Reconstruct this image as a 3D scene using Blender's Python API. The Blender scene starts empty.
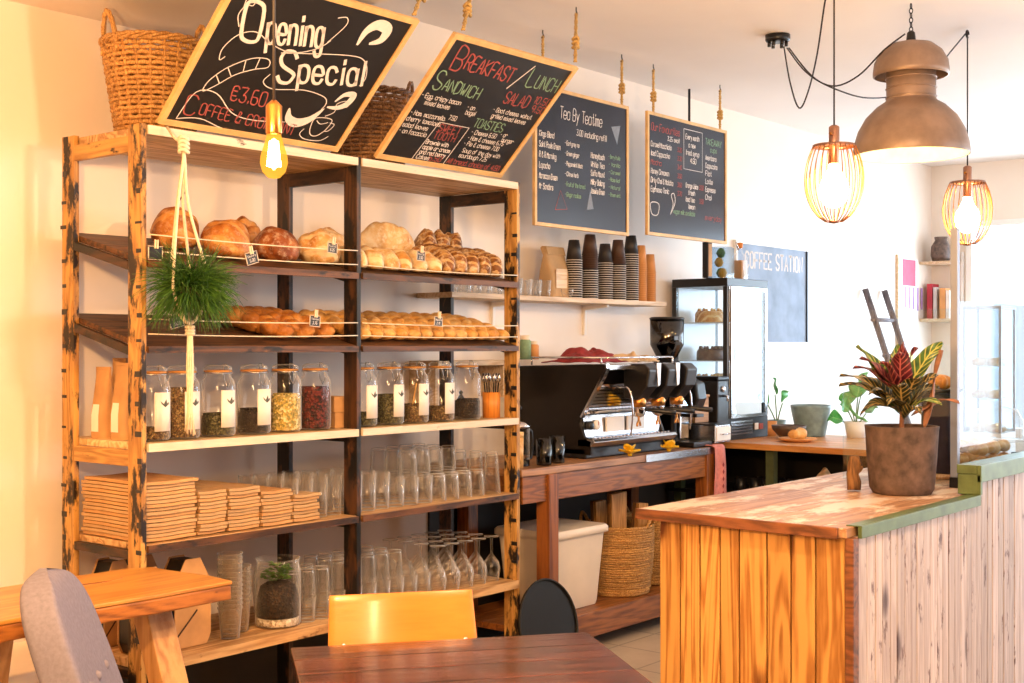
import bpy, bmesh, math, random
from mathutils import Vector, Matrix
R = math.radians
PI = math.pi
SC = bpy.context.scene
COL = SC.collection

# ------------------------------------------------------------------ survey helpers
# camera at (0,0,1.5) looking level; X runs along the shelf wall, Y into it, Z up
FOC = 1279.0
CF = (0.774, 0.633)
CR = (0.633, -0.774)
EYE = 1.5
HOR = 345.0


def XonY(px, Y):
    r = (px - 512) / FOC
    return Y * (CF[0] + r * CR[0]) / (CF[1] + r * CR[1])


def YonX(px, X):
    r = (px - 512) / FOC
    return X * (CF[1] + r * CR[1]) / (CF[0] + r * CR[0])


def Zat(X, Y, py):
    return EYE + (HOR - py) * (CF[0] * X + CF[1] * Y) / FOC


# ------------------------------------------------------------------ object helpers
class MB:
    """collects shapes into one mesh"""

    def __init__(self):
        self.v = []
        self.f = []
        self.s = []
        self.uv = {}
        self.m = Matrix.Identity(4)

    def add(self, vs, fs, smooth=False, uvs=None):
        b = len(self.v)
        for i, p in enumerate(vs):
            self.v.append(self.m @ Vector(p))
            if uvs:
                self.uv[b + i] = uvs[i]
        for f in fs:
            self.f.append([b + i for i in f])
            self.s.append(smooth)
        return self

    def box(self, x0, x1, y0, y1, z0, z1):
        vs = [(x, y, z) for z in (z0, z1) for y in (y0, y1) for x in (x0, x1)]
        return self.add(vs, [(0, 2, 3, 1), (4, 5, 7, 6), (0, 1, 5, 4), (2, 6, 7, 3), (0, 4, 6, 2), (1, 3, 7, 5)])

    def lathe(self, prof, n=24, c=(0, 0, 0), cap0=False, cap1=False, smooth=True, a0=0.0, a1=2 * PI):
        full = abs(a1 - a0 - 2 * PI) < 1e-6
        k = n if full else n + 1
        vs, fs = [], []
        for (r, z) in prof:
            for i in range(k):
                a = a0 + (a1 - a0) * i / n
                vs.append((c[0] + r * math.cos(a), c[1] + r * math.sin(a), c[2] + z))
        for j in range(len(prof) - 1):
            for i in range(n):
                i2 = (i + 1) % k
                fs.append((j * k + i, j * k + i2, (j + 1) * k + i2, (j + 1) * k + i))
        if cap0:
            fs.append(tuple(range(k))[::-1])
        if cap1:
            fs.append(tuple((len(prof) - 1) * k + i for i in range(k)))
        return self.add(vs, fs, smooth)

    def cyl(self, c, r, h, n=20, r2=None):
        r2 = r if r2 is None else r2
        return self.lathe([(r, 0), (r2, h)], n, c, True, True)

    def tube(self, pts, r, n=6, cap=True, closed=False):
        P = [Vector(p) for p in pts]
        m = len(P)
        rr = r if isinstance(r, (list, tuple)) else [r] * m
        up = None
        vs, fs = [], []
        for i in range(m):
            if closed:
                d = P[(i + 1) % m] - P[i - 1]
            else:
                d = P[min(i + 1, m - 1)] - P[max(i - 1, 0)]
            d = d.normalized() if d.length > 1e-9 else Vector((0, 0, 1))
            if up is None:
                up = Vector((0, 0, 1)) if abs(d.z) < 0.9 else Vector((1, 0, 0))
            x = (up - d * up.dot(d))
            x = x.normalized() if x.length > 1e-6 else d.orthogonal().normalized()
            y = d.cross(x)
            up = x
            for k in range(n):
                a = 2 * PI * k / n
                vs.append(P[i] + (x * math.cos(a) + y * math.sin(a)) * rr[i])
        for i in range(m if closed else m - 1):
            i2 = (i + 1) % m
            for k in range(n):
                k2 = (k + 1) % n
                fs.append((i * n + k, i * n + k2, i2 * n + k2, i2 * n + k))
        if cap and not closed:
            fs.append(tuple(range(n))[::-1])
            fs.append(tuple((m - 1) * n + k for k in range(n)))
        return self.add(vs, fs, True)

    def prism(self, poly, a0, a1, axis='X'):
        """poly in the two other axes (in cyclic order), extruded a0..a1 along axis"""
        n = len(poly)

        def P(u, w, a):
            return {'X': (a, u, w), 'Y': (u, a, w), 'Z': (u, w, a)}[axis]
        vs = [P(u, w, a0) for u, w in poly] + [P(u, w, a1) for u, w in poly]
        fs = [tuple(range(n))[::-1], tuple(range(n, 2 * n))]
        fs += [(i, (i + 1) % n, n + (i + 1) % n, n + i) for i in range(n)]
        return self.add(vs, fs)

    def grid(self, fn, nu, nv, smooth=True, closed_u=False, uv=False):
        vs, fs, uvs = [], [], []
        ku = nu if closed_u else nu + 1
        for j in range(nv + 1):
            for i in range(ku):
                u, v = i / nu, j / nv
                vs.append(fn(u, v))
                uvs.append((u, v))
        for j in range(nv):
            for i in range(nu):
                i2 = (i + 1) % ku
                fs.append((j * ku + i, j * ku + i2, (j + 1) * ku + i2, (j + 1) * ku + i))
        return self.add(vs, fs, smooth, uvs if uv else None)

    def shift(self, x, y, z):
        self.m = Matrix.Translation((x, y, z))
        return self

    def mesh(self, name):
        me = bpy.data.meshes.new(name)
        me.from_pydata([tuple(p) for p in self.v], [], self.f)
        me.polygons.foreach_set('use_smooth', self.s)
        if self.uv:
            ul = me.uv_layers.new(name='UVMap')
            for lp in me.loops:
                ul.data[lp.index].uv = self.uv.get(lp.vertex_index, (0, 0))
        bm = bmesh.new()
        bm.from_mesh(me)
        bmesh.ops.recalc_face_normals(bm, faces=bm.faces)
        bm.to_mesh(me)
        bm.free()
        me.update()
        return me


def obj(name, mb, mat, parent=None, loc=(0, 0, 0), rot=(0, 0, 0), bevel=0, sub=0, solid=0, seg=2):
    o = bpy.data.objects.new(name, mb.mesh(name))
    COL.objects.link(o)
    o.data.materials.append(mat)
    o.parent = parent
    o.location = loc
    o.rotation_euler = rot
    if solid:
        m = o.modifiers.new('t', 'SOLIDIFY')
        m.thickness = solid
        m.offset = 0
    if bevel:
        m = o.modifiers.new('b', 'BEVEL')
        m.width = bevel
        m.segments = seg
        m.limit_method = 'ANGLE'
        m.angle_limit = R(40)
    if sub:
        m = o.modifiers.new('s', 'SUBSURF')
        m.levels = m.render_levels = sub
    return o


def tag(o, label, cat, group=None, kind=None):
    o['label'] = label
    o['category'] = cat
    if group:
        o['group'] = group
    if kind:
        o['kind'] = kind
    return o


def thing(name, label, cat, loc=(0, 0, 0), rot=(0, 0, 0), group=None):
    o = bpy.data.objects.new(name, None)
    COL.objects.link(o)
    o.empty_display_size = 0.05
    o.location = loc
    o.rotation_euler = rot
    return tag(o, label, cat, group)


def struct(name, mb, mat, label, cat='wall', **k):
    return tag(obj(name, mb, mat, **k), label, cat, kind='structure')


def dup(o, loc=None, rot=None, label=None, group=None, scale=None, parent=None):
    kids = list(o.children)
    c = o.copy()
    COL.objects.link(c)
    if loc is not None:
        c.location = loc
    if rot is not None:
        c.rotation_euler = rot
    if scale is not None:
        c.scale = scale
    if label:
        c['label'] = label
    if group:
        c['group'] = group
    if parent:
        c.parent = parent
    for ch in kids:
        dup(ch, parent=c)
    return c


# ------------------------------------------------------------------ materials
def lin(h):
    h = h.lstrip('#')
    v = [int(h[i:i + 2], 16) / 255 for i in (0, 2, 4)]
    return tuple((c / 12.92 if c <= 0.04045 else ((c + 0.055) / 1.055) ** 2.4) for c in v) + (1.0,)


class NT:
    def __init__(self, name):
        self.mat = bpy.data.materials.new(name)
        self.mat.use_nodes = True
        self.t = self.mat.node_tree
        self.t.nodes.clear()
        self.out = self.n('ShaderNodeOutputMaterial')

    def n(self, typ, **k):
        nd = self.t.nodes.new(typ)
        for a, b in k.items():
            setattr(nd, a, b)
        return nd

    def set(self, sock, val):
        if hasattr(val, 'is_linked') or isinstance(val, bpy.types.NodeSocket):
            self.t.links.new(val, sock)
        else:
            sock.default_value = val

    def math(self, op, a, b=0.0, clamp=False):
        nd = self.n('ShaderNodeMath', operation=op, use_clamp=clamp)
        self.set(nd.inputs[0], a)
        self.set(nd.inputs[1], b)
        return nd.outputs[0]

    def mix(self, fac, a, b, mode='MIX'):
        nd = self.n('ShaderNodeMix', data_type='RGBA', blend_type=mode)
        self.set(nd.inputs['Factor'], fac)
        self.set(nd.inputs[6], a)
        self.set(nd.inputs[7], b)
        return nd.outputs[2]

    def ramp(self, fac, stops, interp='LINEAR'):
        nd = self.n('ShaderNodeValToRGB')
        cr = nd.color_ramp
        cr.interpolation = interp
        while len(cr.elements) < len(stops):
            cr.elements.new(0.5)
        for e, (p, c) in zip(cr.elements, stops):
            e.position = p
            e.color = c if len(c) == 4 else tuple(c) + (1,)
        self.set(nd.inputs[0], fac)
        return nd.outputs[0]

    def coord(self, which='Object'):
        return self.n('ShaderNodeTexCoord').outputs[which]

    def mapping(self, vec, scale=(1, 1, 1), loc=(0, 0, 0), rot=(0, 0, 0)):
        nd = self.n('ShaderNodeMapping')
        self.set(nd.inputs['Vector'], vec)
        nd.inputs['Scale'].default_value = scale
        self.set(nd.inputs['Location'], loc)
        nd.inputs['Rotation'].default_value = rot
        return nd.outputs[0]

    def noise(self, vec, scale, detail=4, rough=0.55, dist=0.0):
        nd = self.n('ShaderNodeTexNoise')
        self.set(nd.inputs['Vector'], vec)
        nd.inputs['Scale'].default_value = scale
        nd.inputs['Detail'].default_value = detail
        nd.inputs['Roughness'].default_value = rough
        nd.inputs['Distortion'].default_value = dist
        return nd.outputs[0]

    def bsdf(self, color, rough=0.5, metal=0.0, bump=None, bstr=0.3, bdist=0.01, spec=0.5, coat=0.0, sub=0.0):
        p = self.n('ShaderNodeBsdfPrincipled')
        self.set(p.inputs['Base Color'], color)
        self.set(p.inputs['Roughness'], rough)
        p.inputs['Metallic'].default_value = metal
        p.inputs['Specular IOR Level'].default_value = spec
        p.inputs['Coat Weight'].default_value = coat
        p.inputs['Coat Roughness'].default_value = 0.15
        if bump is not None:
            b = self.n('ShaderNodeBump')
            b.inputs['Strength'].default_value = bstr
            b.inputs['Distance'].default_value = bdist
            self.set(b.inputs['Height'], bump)
            self.t.links.new(b.outputs[0], p.inputs['Normal'])
        self.t.links.new(p.outputs[0], self.out.inputs[0])
        return p


def plain(name, c, rough=0.5, metal=0.0, var=0.12, scale=8.0, bump=0.0, spec=0.5, coat=0.0):
    t = NT(name)
    co = t.coord()
    nz = t.noise(co, scale, 5)
    c = lin(c)
    d = tuple(x * (1 - var * 1.6) for x in c[:3]) + (1,)
    l = tuple(min(1, x * (1 + var)) for x in c[:3]) + (1,)
    col = t.ramp(nz, [(0.3, d), (0.7, l)])
    t.bsdf(col, rough, metal, nz if bump else None, bump, 0.004, spec, coat)
    return t.mat


def wood(name, c1, c2, axis='X', freq=9.0, stretch=0.09, rough=0.45, knot=None, scorch=None, scorch_amt=0.6, coat=0.0,
         island=True, grain=0.35, spec=0.5, wear=None, wear_amt=0.6):
    t = NT(name)
    co = t.coord()
    oi = t.n('ShaderNodeObjectInfo')
    geo = t.n('ShaderNodeNewGeometry')
    rnd = t.math('ADD', t.math('MULTIPLY', oi.outputs['Random'], 7.0), t.math('MULTIPLY', geo.outputs['Random Per Island'], 13.0) if island else 0.0)
    cb = t.n('ShaderNodeCombineXYZ')
    for i in range(3):
        t.set(cb.inputs[i], rnd)
    ad = t.n('ShaderNodeVectorMath', operation='ADD')
    t.set(ad.inputs[0], co)
    t.set(ad.inputs[1], cb.outputs[0])
    sc = {'X': (stretch, 1, 1), 'Y': (1, stretch, 1), 'Z': (1, 1, stretch)}[axis]
    v = t.mapping(ad.outputs[0], sc)
    n1 = t.noise(v, freq, 3, 0.5, 0.6)
    rings = t.math('ADD', t.math('MULTIPLY', t.math('SINE', t.math('MULTIPLY', n1, 60.0)), 0.5), 0.5)
    n2 = t.noise(v, freq * 9, 5, 0.65)
    g = t.math('ADD', t.math('MULTIPLY', rings, grain), t.math('MULTIPLY', n2, 1.0 - grain * 0.6))
    col = t.ramp(g, [(0.28, lin(c2)), (0.75, lin(c1))])
    if island:
        tint = t.math('ADD', t.math('MULTIPLY', geo.outputs['Random Per Island'], 0.35), 0.78)
        cc = t.n('ShaderNodeCombineColor')
        for i in range(3):
            t.set(cc.inputs[i], tint)
        col = t.mix(1.0, col, cc.outputs[0], 'MULTIPLY')
    if knot:
        kv = t.mapping(ad.outputs[0], {'X': (0.45, 1, 1), 'Y': (1, 0.45, 1), 'Z': (1, 1, 0.45)}[axis])
        vo = t.n('ShaderNodeTexVoronoi')
        t.set(vo.inputs['Vector'], kv)
        vo.inputs['Scale'].default_value = knot[1]
        kf = t.ramp(t.math('ADD', vo.outputs['Distance'], t.math('MULTIPLY', n2, 0.12)), [(knot[2], (1, 1, 1)), (knot[2] + 0.09, (0, 0, 0))])
        col = t.mix(kf, col, lin(knot[0]))
    if wear:
        wn = t.noise(t.mapping(co, {'X': (0.4, 1, 1), 'Y': (1, 0.4, 1), 'Z': (1, 1, 0.4)}[axis]), 7, 6, 0.7)
        col = t.mix(t.ramp(wn, [(wear_amt, (0, 0, 0)), (wear_amt + 0.08, (1, 1, 1))]), col, lin(wear))
    if scorch:
        sv = t.mapping(ad.outputs[0], {'X': (0.35, 1, 1), 'Y': (1, 0.35, 1), 'Z': (1, 1, 0.35)}[axis])
        sn = t.noise(sv, 16, 6, 0.68)
        sf = t.ramp(sn, [(scorch_amt, (0, 0, 0)), (scorch_amt + 0.07, (1, 1, 1))])
        col = t.mix(sf, col, lin(scorch))
    t.bsdf(col, rough, 0, g, 0.25, 0.003, spec, coat)
    return t.mat


def glass(name, tint='#ffffff', edge=0.55, gloss=0.06, rim=0.75, edge_glint=0.0, rough=0.04):
    """thin clear glass: see-through face on, darker and shinier at grazing view"""
    t = NT(name)
    lw = t.n('ShaderNodeLayerWeight')
    lw.inputs['Blend'].default_value = 0.35
    f = t.math('POWER', lw.outputs['Facing'], 2.2)
    ti = lin(tint)
    dk = tuple(x * edge for x in ti[:3]) + (1,)
    tc = t.mix(f, ti, dk)
    tr = t.n('ShaderNodeBsdfTransparent')
    t.set(tr.inputs[0], tc)
    gl = t.n('ShaderNodeBsdfGlossy')
    gl.inputs['Roughness'].default_value = rough
    mx = t.n('ShaderNodeMixShader')
    t.set(mx.inputs[0], t.math('ADD', t.math('MULTIPLY', f, rim * 0.5), gloss, True))
    t.t.links.new(tr.outputs[0], mx.inputs[1])
    t.t.links.new(gl.outputs[0], mx.inputs[2])
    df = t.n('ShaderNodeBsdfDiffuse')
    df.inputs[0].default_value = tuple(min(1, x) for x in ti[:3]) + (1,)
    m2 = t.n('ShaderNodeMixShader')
    t.set(m2.inputs[0], t.math('MULTIPLY', f, edge_glint))  # pale diffuse at grazing edges paints in highlights on the glass
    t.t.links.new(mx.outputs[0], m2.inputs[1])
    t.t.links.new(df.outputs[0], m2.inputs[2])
    t.t.links.new(m2.outputs[0], t.out.inputs[0])
    return t.mat


def emit(name, c, s):
    t = NT(name)
    e = t.n('ShaderNodeEmission')
    e.inputs[0].default_value = lin(c)
    e.inputs[1].default_value = s
    t.t.links.new(e.outputs[0], t.out.inputs[0])
    return t.mat


def cells(name, cols, scale, rough=0.7):
    t = NT(name)
    vo = t.n('ShaderNodeTexVoronoi')
    t.set(vo.inputs['Vector'], t.coord())
    vo.inputs['Scale'].default_value = scale
    sp = t.n('ShaderNodeSeparateColor')
    t.set(sp.inputs[0], vo.outputs['Color'])
    n = len(cols)
    c = t.ramp(sp.outputs[0], [(i / n, lin(h)) for i, h in enumerate(cols)], 'CONSTANT')
    t.bsdf(c, rough, 0, vo.outputs['Distance'], 1.0, 0.006)
    return t.mat


def crust(name, dark, mid, light, flour=0.0, score=0.0):
    t = NT(name)
    co = t.coord()
    oi = t.n('ShaderNodeObjectInfo')
    cb = t.n('ShaderNodeCombineXYZ')
    for i in range(3):
        t.set(cb.inputs[i], t.math('MULTIPLY', oi.outputs['Random'], 9.0))
    ad = t.n('ShaderNodeVectorMath', operation='ADD')
    t.set(ad.inputs[0], co)
    t.set(ad.inputs[1], cb.outputs[0])
    n1 = t.noise(ad.outputs[0], 14, 6, 0.62)
    col = t.ramp(n1, [(0.3, lin(dark)), (0.5, lin(mid)), (0.72, lin(light))])
    if score:
        w = t.n('ShaderNodeTexWave', wave_type='BANDS', bands_direction='DIAGONAL')
        t.set(w.inputs['Vector'], co)
        w.inputs['Scale'].default_value = score
        w.inputs['Distortion'].default_value = 2.5
        w.inputs['Detail'].default_value = 2
        w.inputs['Detail Scale'].default_value = 2
        col = t.mix(t.ramp(w.outputs[1], [(0.72, (0, 0, 0)), (0.86, (0.85, 0.85, 0.85))]), col, lin(light))
    if flour:
        n2 = t.noise(ad.outputs[0], 42, 4, 0.7)
        col = t.mix(t.math('MULTIPLY', t.ramp(n2, [(0.5, (0, 0, 0)), (0.66, (1, 1, 1))]), flour), col, lin('#f3e6cf'))
    n3 = t.noise(ad.outputs[0], 60, 4, 0.6)
    t.bsdf(col, 0.5, 0, t.math('ADD', n1, t.math('MULTIPLY', n3, 0.3)), 0.6, 0.012, 0.4)
    return t.mat


def leafmat(name, base, vein, edge, rough=0.35):
    t = NT(name)
    uv = t.coord('UV')
    sp = t.n('ShaderNodeSeparateXYZ')
    t.set(sp.inputs[0], uv)
    a = t.math('ABSOLUTE', t.math('SUBTRACT', sp.outputs[0], 0.5))
    mid = t.ramp(a, [(0.02, (1, 1, 1)), (0.055, (0, 0, 0))])
    ph = t.math('SUBTRACT', t.math('MULTIPLY', sp.outputs[1], 8.0), t.math('MULTIPLY', a, 3.2))
    sv = t.math('ABSOLUTE', t.math('SUBTRACT', t.math('FRACT', ph), 0.5))
    side = t.ramp(sv, [(0.05, (1, 1, 1)), (0.15, (0, 0, 0))])
    nz = t.noise(t.coord(), 30, 3)
    b = t.mix(t.ramp(nz, [(0.4, (0, 0, 0)), (0.65, (1, 1, 1))]), lin(base), lin(edge))
    f = t.math('MAXIMUM', mid, t.math('MULTIPLY', side, 0.85))
    t.bsdf(t.mix(f, b, lin(vein)), rough, 0, None, spec=0.5)
    return t.mat


M = {}
M['wall'] = plain('painted plaster', '#f2e6da', 0.38, 0, 0.02, 2.0, 0.05, 0.4)
M['wallbrown'] = plain('brown plaster', '#8f7a66', 0.6, 0, 0.05, 2.0)
M['ceiling'] = plain('ceiling paint', '#f3ebe6', 0.7, 0, 0.02, 1.5, 0.05)
M['black'] = plain('black plastic', '#16161a', 0.35, 0, 0.1)
M['blackmatte'] = plain('matte black', '#0b0a0a', 0.6, 0, 0.1)
M['blackmetal'] = plain('black metal', '#1b1a1c', 0.3, 0.6, 0.1)
M['slate'] = plain('chalkboard slate', '#131214', 0.4, 0, 0.25, 5.0, 0.05, 0.7)
M['slateblue'] = plain('washed chalkboard slate', '#131b2f', 0.2, 0, 0.3, 5.0, 0.03, 0.45)
M['slateglare'] = plain('slate with painted reflection', '#a3b5cc', 0.8, 0, 0.14, 5.0, 0.05, 0.15)  # pale blue base paints in the reflection washing over the dark slate
M['chalk'] = plain('white chalk', '#e8e0da', 0.9, 0, 0.05, 60)
M['chalkred'] = plain('red chalk', '#a9544e', 0.9, 0, 0.1, 60)
M['chalkgreen'] = plain('green chalk', '#86a888', 0.9, 0, 0.1, 60)
M['chalkdim'] = plain('smudged chalk', '#7f8b9c', 0.9, 0, 0.1, 60)
M['framewood'] = plain('pale pine frame', '#dfb67a', .5, 0, .14, 14)
M['pine'] = wood('pine frame', '#eebf78', '#d39a50', 'X', 8, 0.1)
M['pineY'] = wood('pine frame upright', '#eebf78', '#d39a50', 'Y', 8, 0.1)
M['post'] = wood('scorched post', '#d8a85e', '#a27238', 'Z', 8, 0.1, 0.5, scorch='#1a0f08', scorch_amt=0.495)
M['postdark'] = wood('charred post', '#5b3a20', '#2a1a10', 'Z', 8, 0.1, 0.5, scorch='#0d0907', scorch_amt=0.46)
M['rail'] = wood('scorched rail', '#d8a85e', '#a27238', 'Y', 8, 0.1, 0.5, scorch='#26150a', scorch_amt=0.62)
M['raildark'] = wood('charred rail', '#4c2f1a', '#24160e', 'Y', 8, 0.1, 0.5, scorch='#0d0907', scorch_amt=0.5)
M['shelfdark'] = wood('charred shelf board', '#6b4526', '#301d10', 'X', 7, 0.08, 0.55, scorch='#17100b', scorch_amt=0.55, island=True)
M['shelfpale'] = wood('pale shelf board', '#ecd2a4', '#c79b62', 'X', 7, 0.08, 0.5, scorch='#4a2c15', scorch_amt=0.68)
M['chipped'] = wood('chipped white paint', '#eadfce', '#d6c4ab', 'X', 7, .08, .5, scorch='#3a2716', scorch_amt=0.62, grain=.15)
M['shelftop'] = wood('weathered top board', '#d9b483', '#9a6a3a', 'X', 7, 0.08, 0.5, scorch='#5a3417', scorch_amt=0.62)
M['string'] = plain('cotton string', '#efe3cb', 0.8, 0, 0.1, 80)
M['jute'] = plain('jute rope', '#cda766', 0.85, 0, 0.25, 120, 0.4)
M['wicker'] = wood('wicker cane', '#dcae6e', '#94622f', 'Z', 30, 0.4, 0.5, island=True)
M['wickerdark'] = wood('dark wicker cane', '#b98d62', '#64432a', 'Z', 30, 0.4, 0.5, island=True)
M['seagrass'] = wood('seagrass cord', '#c99c5c', '#8a5c2b', 'X', 30, 0.4, 0.6, island=True)
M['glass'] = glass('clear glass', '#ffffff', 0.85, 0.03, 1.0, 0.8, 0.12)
M['glasspane'] = glass('clear pane', '#f4fbff', 0.75, 0.05, 0.5)
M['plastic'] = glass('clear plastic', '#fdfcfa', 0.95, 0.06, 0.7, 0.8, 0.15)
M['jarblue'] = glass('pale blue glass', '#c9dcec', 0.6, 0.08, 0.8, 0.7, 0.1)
M['smoke'] = glass('smoked plastic', '#8a7f7a', 0.5, 0.1, 0.6)
M['steel'] = plain('brushed steel', '#c9c9cc', 0.25, 1.0, 0.06, 30)
M['chrome'] = plain('chrome', '#e4e4e8', 0.08, 1.0, 0.02)
M['brass'] = plain('brass', '#c98a4a', 0.3, 1.0, 0.1)
M['copper'] = plain('brushed copper', '#b98e78', 0.3, 1.0, 0.1)
M['kraft'] = plain('kraft paper', '#c79a68', 0.75, 0, 0.12, 9, 0.1)
M['kraftlight'] = plain('pale kraft paper', '#bf9d73', 0.75, 0, 0.12, 9, 0.1)
M['paper'] = plain('white paper', '#f5f0ea', 0.7, 0, 0.02)
M['ink'] = plain('grey ink', '#5a5d58', 0.8)
M['white'] = plain('white paint', '#f2efec', 0.45, 0, 0.03)
M['cream'] = plain('cream plastic', '#ece0d0', 0.45, 0, 0.03)
M['orangecup'] = plain('kraft cup', '#dd9c5e', 0.6, 0, 0.1)
M['cupblack'] = plain('black cup card', '#262224', 0.55, 0, 0.1)
M['beans'] = cells('coffee beans', ['#1c0f0a', '#2b1810', '#3a2216'], 90)

# ------------------------------------------------------------------ the room
CEIL = 3.06
WALLY = 4.25
FARX = 11.0
WX0, SY = -2.6, -3.6


def tilefloor():
    t = NT('floor tiles')
    br = t.n('ShaderNodeTexBrick')
    t.set(br.inputs['Vector'], t.coord())
    br.offset = 0.0
    for k, v in (('Scale', 1.0), ('Mortar Size', 0.006), ('Mortar Smooth', 0.1), ('Bias', 0.0), ('Brick Width', 0.33), ('Row Height', 0.33)):
        br.inputs[k].default_value = v
    br.inputs['Color1'].default_value = lin('#c9bcab')
    br.inputs['Color2'].default_value = lin('#bcae9d')
    br.inputs['Mortar'].default_value = lin('#8b8074')
    nz = t.noise(t.coord(), 6, 6, 0.65)
    t.bsdf(t.mix(0.25, br.outputs[0], t.ramp(nz, [(0.3, lin('#a09080')), (0.7, lin('#d9cfc2'))])), 0.45)
    return t.mat


M['floor'] = tilefloor()
struct('floor', MB().box(WX0, FARX, SY, WALLY, -0.1, 0), M['floor'], 'beige square floor tiles under the whole cafe', 'floor')
struct('ceiling', MB().box(WX0, FARX + 0.2, SY - 0.2, WALLY + 0.2, CEIL, CEIL + 0.12), M['ceiling'], 'white painted ceiling above the counter', 'ceiling')
struct('trim_1', MB().box(WX0, 3.23, SY, WALLY, 2.72, CEIL), M['ceiling'], 'lowered peach ceiling section above the wooden shelf unit', 'ceiling')
struct('wall_north', MB().box(WX0, FARX + 0.2, WALLY, WALLY + 0.15, 0, CEIL), M['wall'], 'plain painted wall behind the shelf unit and fridge')
M['shadepanel'] = plain('painted shade panel', '#2a231d', .6, 0, .2, 3)
struct('shade_panel_low', MB().box(.6, 4.548, WALLY - .012, WALLY - .0005, 0, .37), M['shadepanel'], 'dark low sheet painting in the shade on the wall under the shelf unit', 'panel')  # added dark sheet, stands in for the darkness below the lowest shelf
struct('shade_panel_table', MB().box(4.55, 8.2, WALLY - .012, WALLY - .0005, 0, .90), M['shadepanel'], 'dark sheet painting in the shade on the wall under the work table', 'panel')  # added dark sheet, deepens the shade behind the table legs and bin
struct('wall_west', MB().box(WX0 - 0.15, WX0, SY, WALLY, 0, CEIL), M['wallbrown'], 'plain end wall behind the dining tables')
# far wall with the bright window
WN = (0.3, 3.94, 0.75, 2.56)
fw = MB().box(FARX, FARX + 0.2, WN[1], WALLY, 0, CEIL).box(FARX, FARX + 0.2, SY, WN[0], 0, CEIL)
fw = MB().box(FARX, FARX + 0.2, WN[1], WALLY, 0, CEIL).box(FARX, FARX + 0.2, SY, -3.2, 0, CEIL).box(FARX, FARX + 0.2, -.05, WN[0], 0, CEIL)
fw.box(FARX, FARX + 0.2, -3.2, -.05, 0, .1).box(FARX, FARX + 0.2, -3.2, -.05, 3.0, CEIL)
fw.box(FARX, FARX + 0.2, WN[0], WN[1], 0, WN[2]).box(FARX, FARX + 0.2, WN[0], WN[1], WN[3], CEIL)
struct('wall_east', fw, M['wall'], 'far end wall around the bright window')
wf = MB()
for y in (WN[0], 2.1, WN[1] - 0.05):
    wf.box(FARX - 0.02, FARX + 0.08, y, y + 0.05, WN[2], WN[3])
wf.box(FARX - 0.02, FARX + 0.08, WN[0], WN[1], WN[2], WN[2] + 0.05).box(FARX - 0.02, FARX + 0.08, WN[0], WN[1], WN[3] - 0.05, WN[3])
w1 = struct('window_1', wf, M['white'], 'sunlit white framed window in the far end wall', 'window')
obj('pane', MB().box(FARX + 0.03, FARX + 0.04, WN[0] + 0.05, WN[1] - 0.05, WN[2] + 0.05, WN[3] - 0.05), M['glasspane'], w1)
wf = MB()
for y in (-3.2, -2.15, -1.1, -.11):
    wf.box(FARX - .02, FARX + .08, y, y + .06, .1, 3.0)
wf.box(FARX - .02, FARX + .08, -3.2, -.05, .1, .16).box(FARX - .02, FARX + .08, -3.2, -.05, 2.94, 3.0)
struct('window_unseen', wf, M['white'], 'unseen tall glazing added in the far end wall to brighten the hanging boards', 'window')  # out-of-view glazing added so the hanging boards reflect a brighter lower part
# street side with shop windows (behind the counter front)
S1 = (5.2, 10.2, 0.5, 2.75)
sw = MB().box(WX0 - .15, S1[0], SY - 0.2, SY, 0, CEIL).box(S1[1], FARX + 0.2, SY - 0.2, SY, 0, CEIL)
sw.box(S1[0], S1[1], SY - 0.2, SY, 0, S1[2]).box(S1[0], S1[1], SY - 0.2, SY, S1[3], CEIL)
struct('wall_south', sw, M['wallbrown'], 'street side wall around the shop windows')
wf = MB()
for i in range(6):
    x = S1[0] + (S1[1] - S1[0] - 0.06) * i / 5
    wf.box(x, x + 0.06, SY - 0.12, SY - 0.04, S1[2], S1[3])
wf.box(S1[0], S1[1], SY - 0.12, SY - 0.04, S1[2], S1[2] + 0.06).box(S1[0], S1[1], SY - 0.12, SY - 0.04, S1[3] - 0.06, S1[3])
struct('window_2', wf, M['white'], 'row of shop windows on the street side', 'window')

# ------------------------------------------------------------------ shelf unit
SX0, SX1, SYF, SYB = 2.513, 4.520, 3.65, 4.127
su = thing('shelf_unit', 'tall open shelf unit of scorched reclaimed wood holding bread, jars and glasses', 'shelf', (SX0, SYF, 0))
LX, LY = SX1 - SX0, SYB - SYF
PX = (0.0, 0.9885, LX - 0.022)
random.seed(5)
for i, x in enumerate(PX):
    for k, y in enumerate((0.0, LY - 0.075)):
        mat = M['postdark'] if (i == 1 or (i == 2 and k == 1)) else M['post']
        b = MB().box(x, x + 0.022, y, y + 0.075, 0, 2.24)
        p = obj('post', b, mat, su, bevel=0.002)
        if i == 0 or (i == 2 and k == 0):
            nb = MB()                                   # row of burnt bracket notches along the post
            for j in range(17):
                z = 0.5 + j * 0.1 + random.uniform(-.012, .012)
                yy = y + (0.045 if k else 0.0) + random.uniform(-.004, .004)
                nb.box(x - 0.0015, x + 0.0005, yy, yy + random.uniform(.022, .036), z, z + random.uniform(.008, .02))
            obj('burn_stain', nb, M['postnotch'] if 'postnotch' in M else M['black'], p)
LEV = []                                               # (z front, z rear, board thickness, material)
SH = {'top': (2.235, 2.235, .03, 'shelftop'), 'bread': (1.785, 1.905, .022, 'shelfdark'), 'baguette': (1.497, 1.615, .02, 'shelfdark'),
      'jar': (1.17, 1.17, .024, 'shelfpale'), 'bag': (0.83, 0.83, .022, 'shelftop'), 'low': (0.435, 0.435, .03, 'shelftop')}


def shelf_z(lv, y):
    a, b = SH[lv][:2]
    return a + (b - a) * (y - SYF) / (SYB - SYF)


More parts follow.
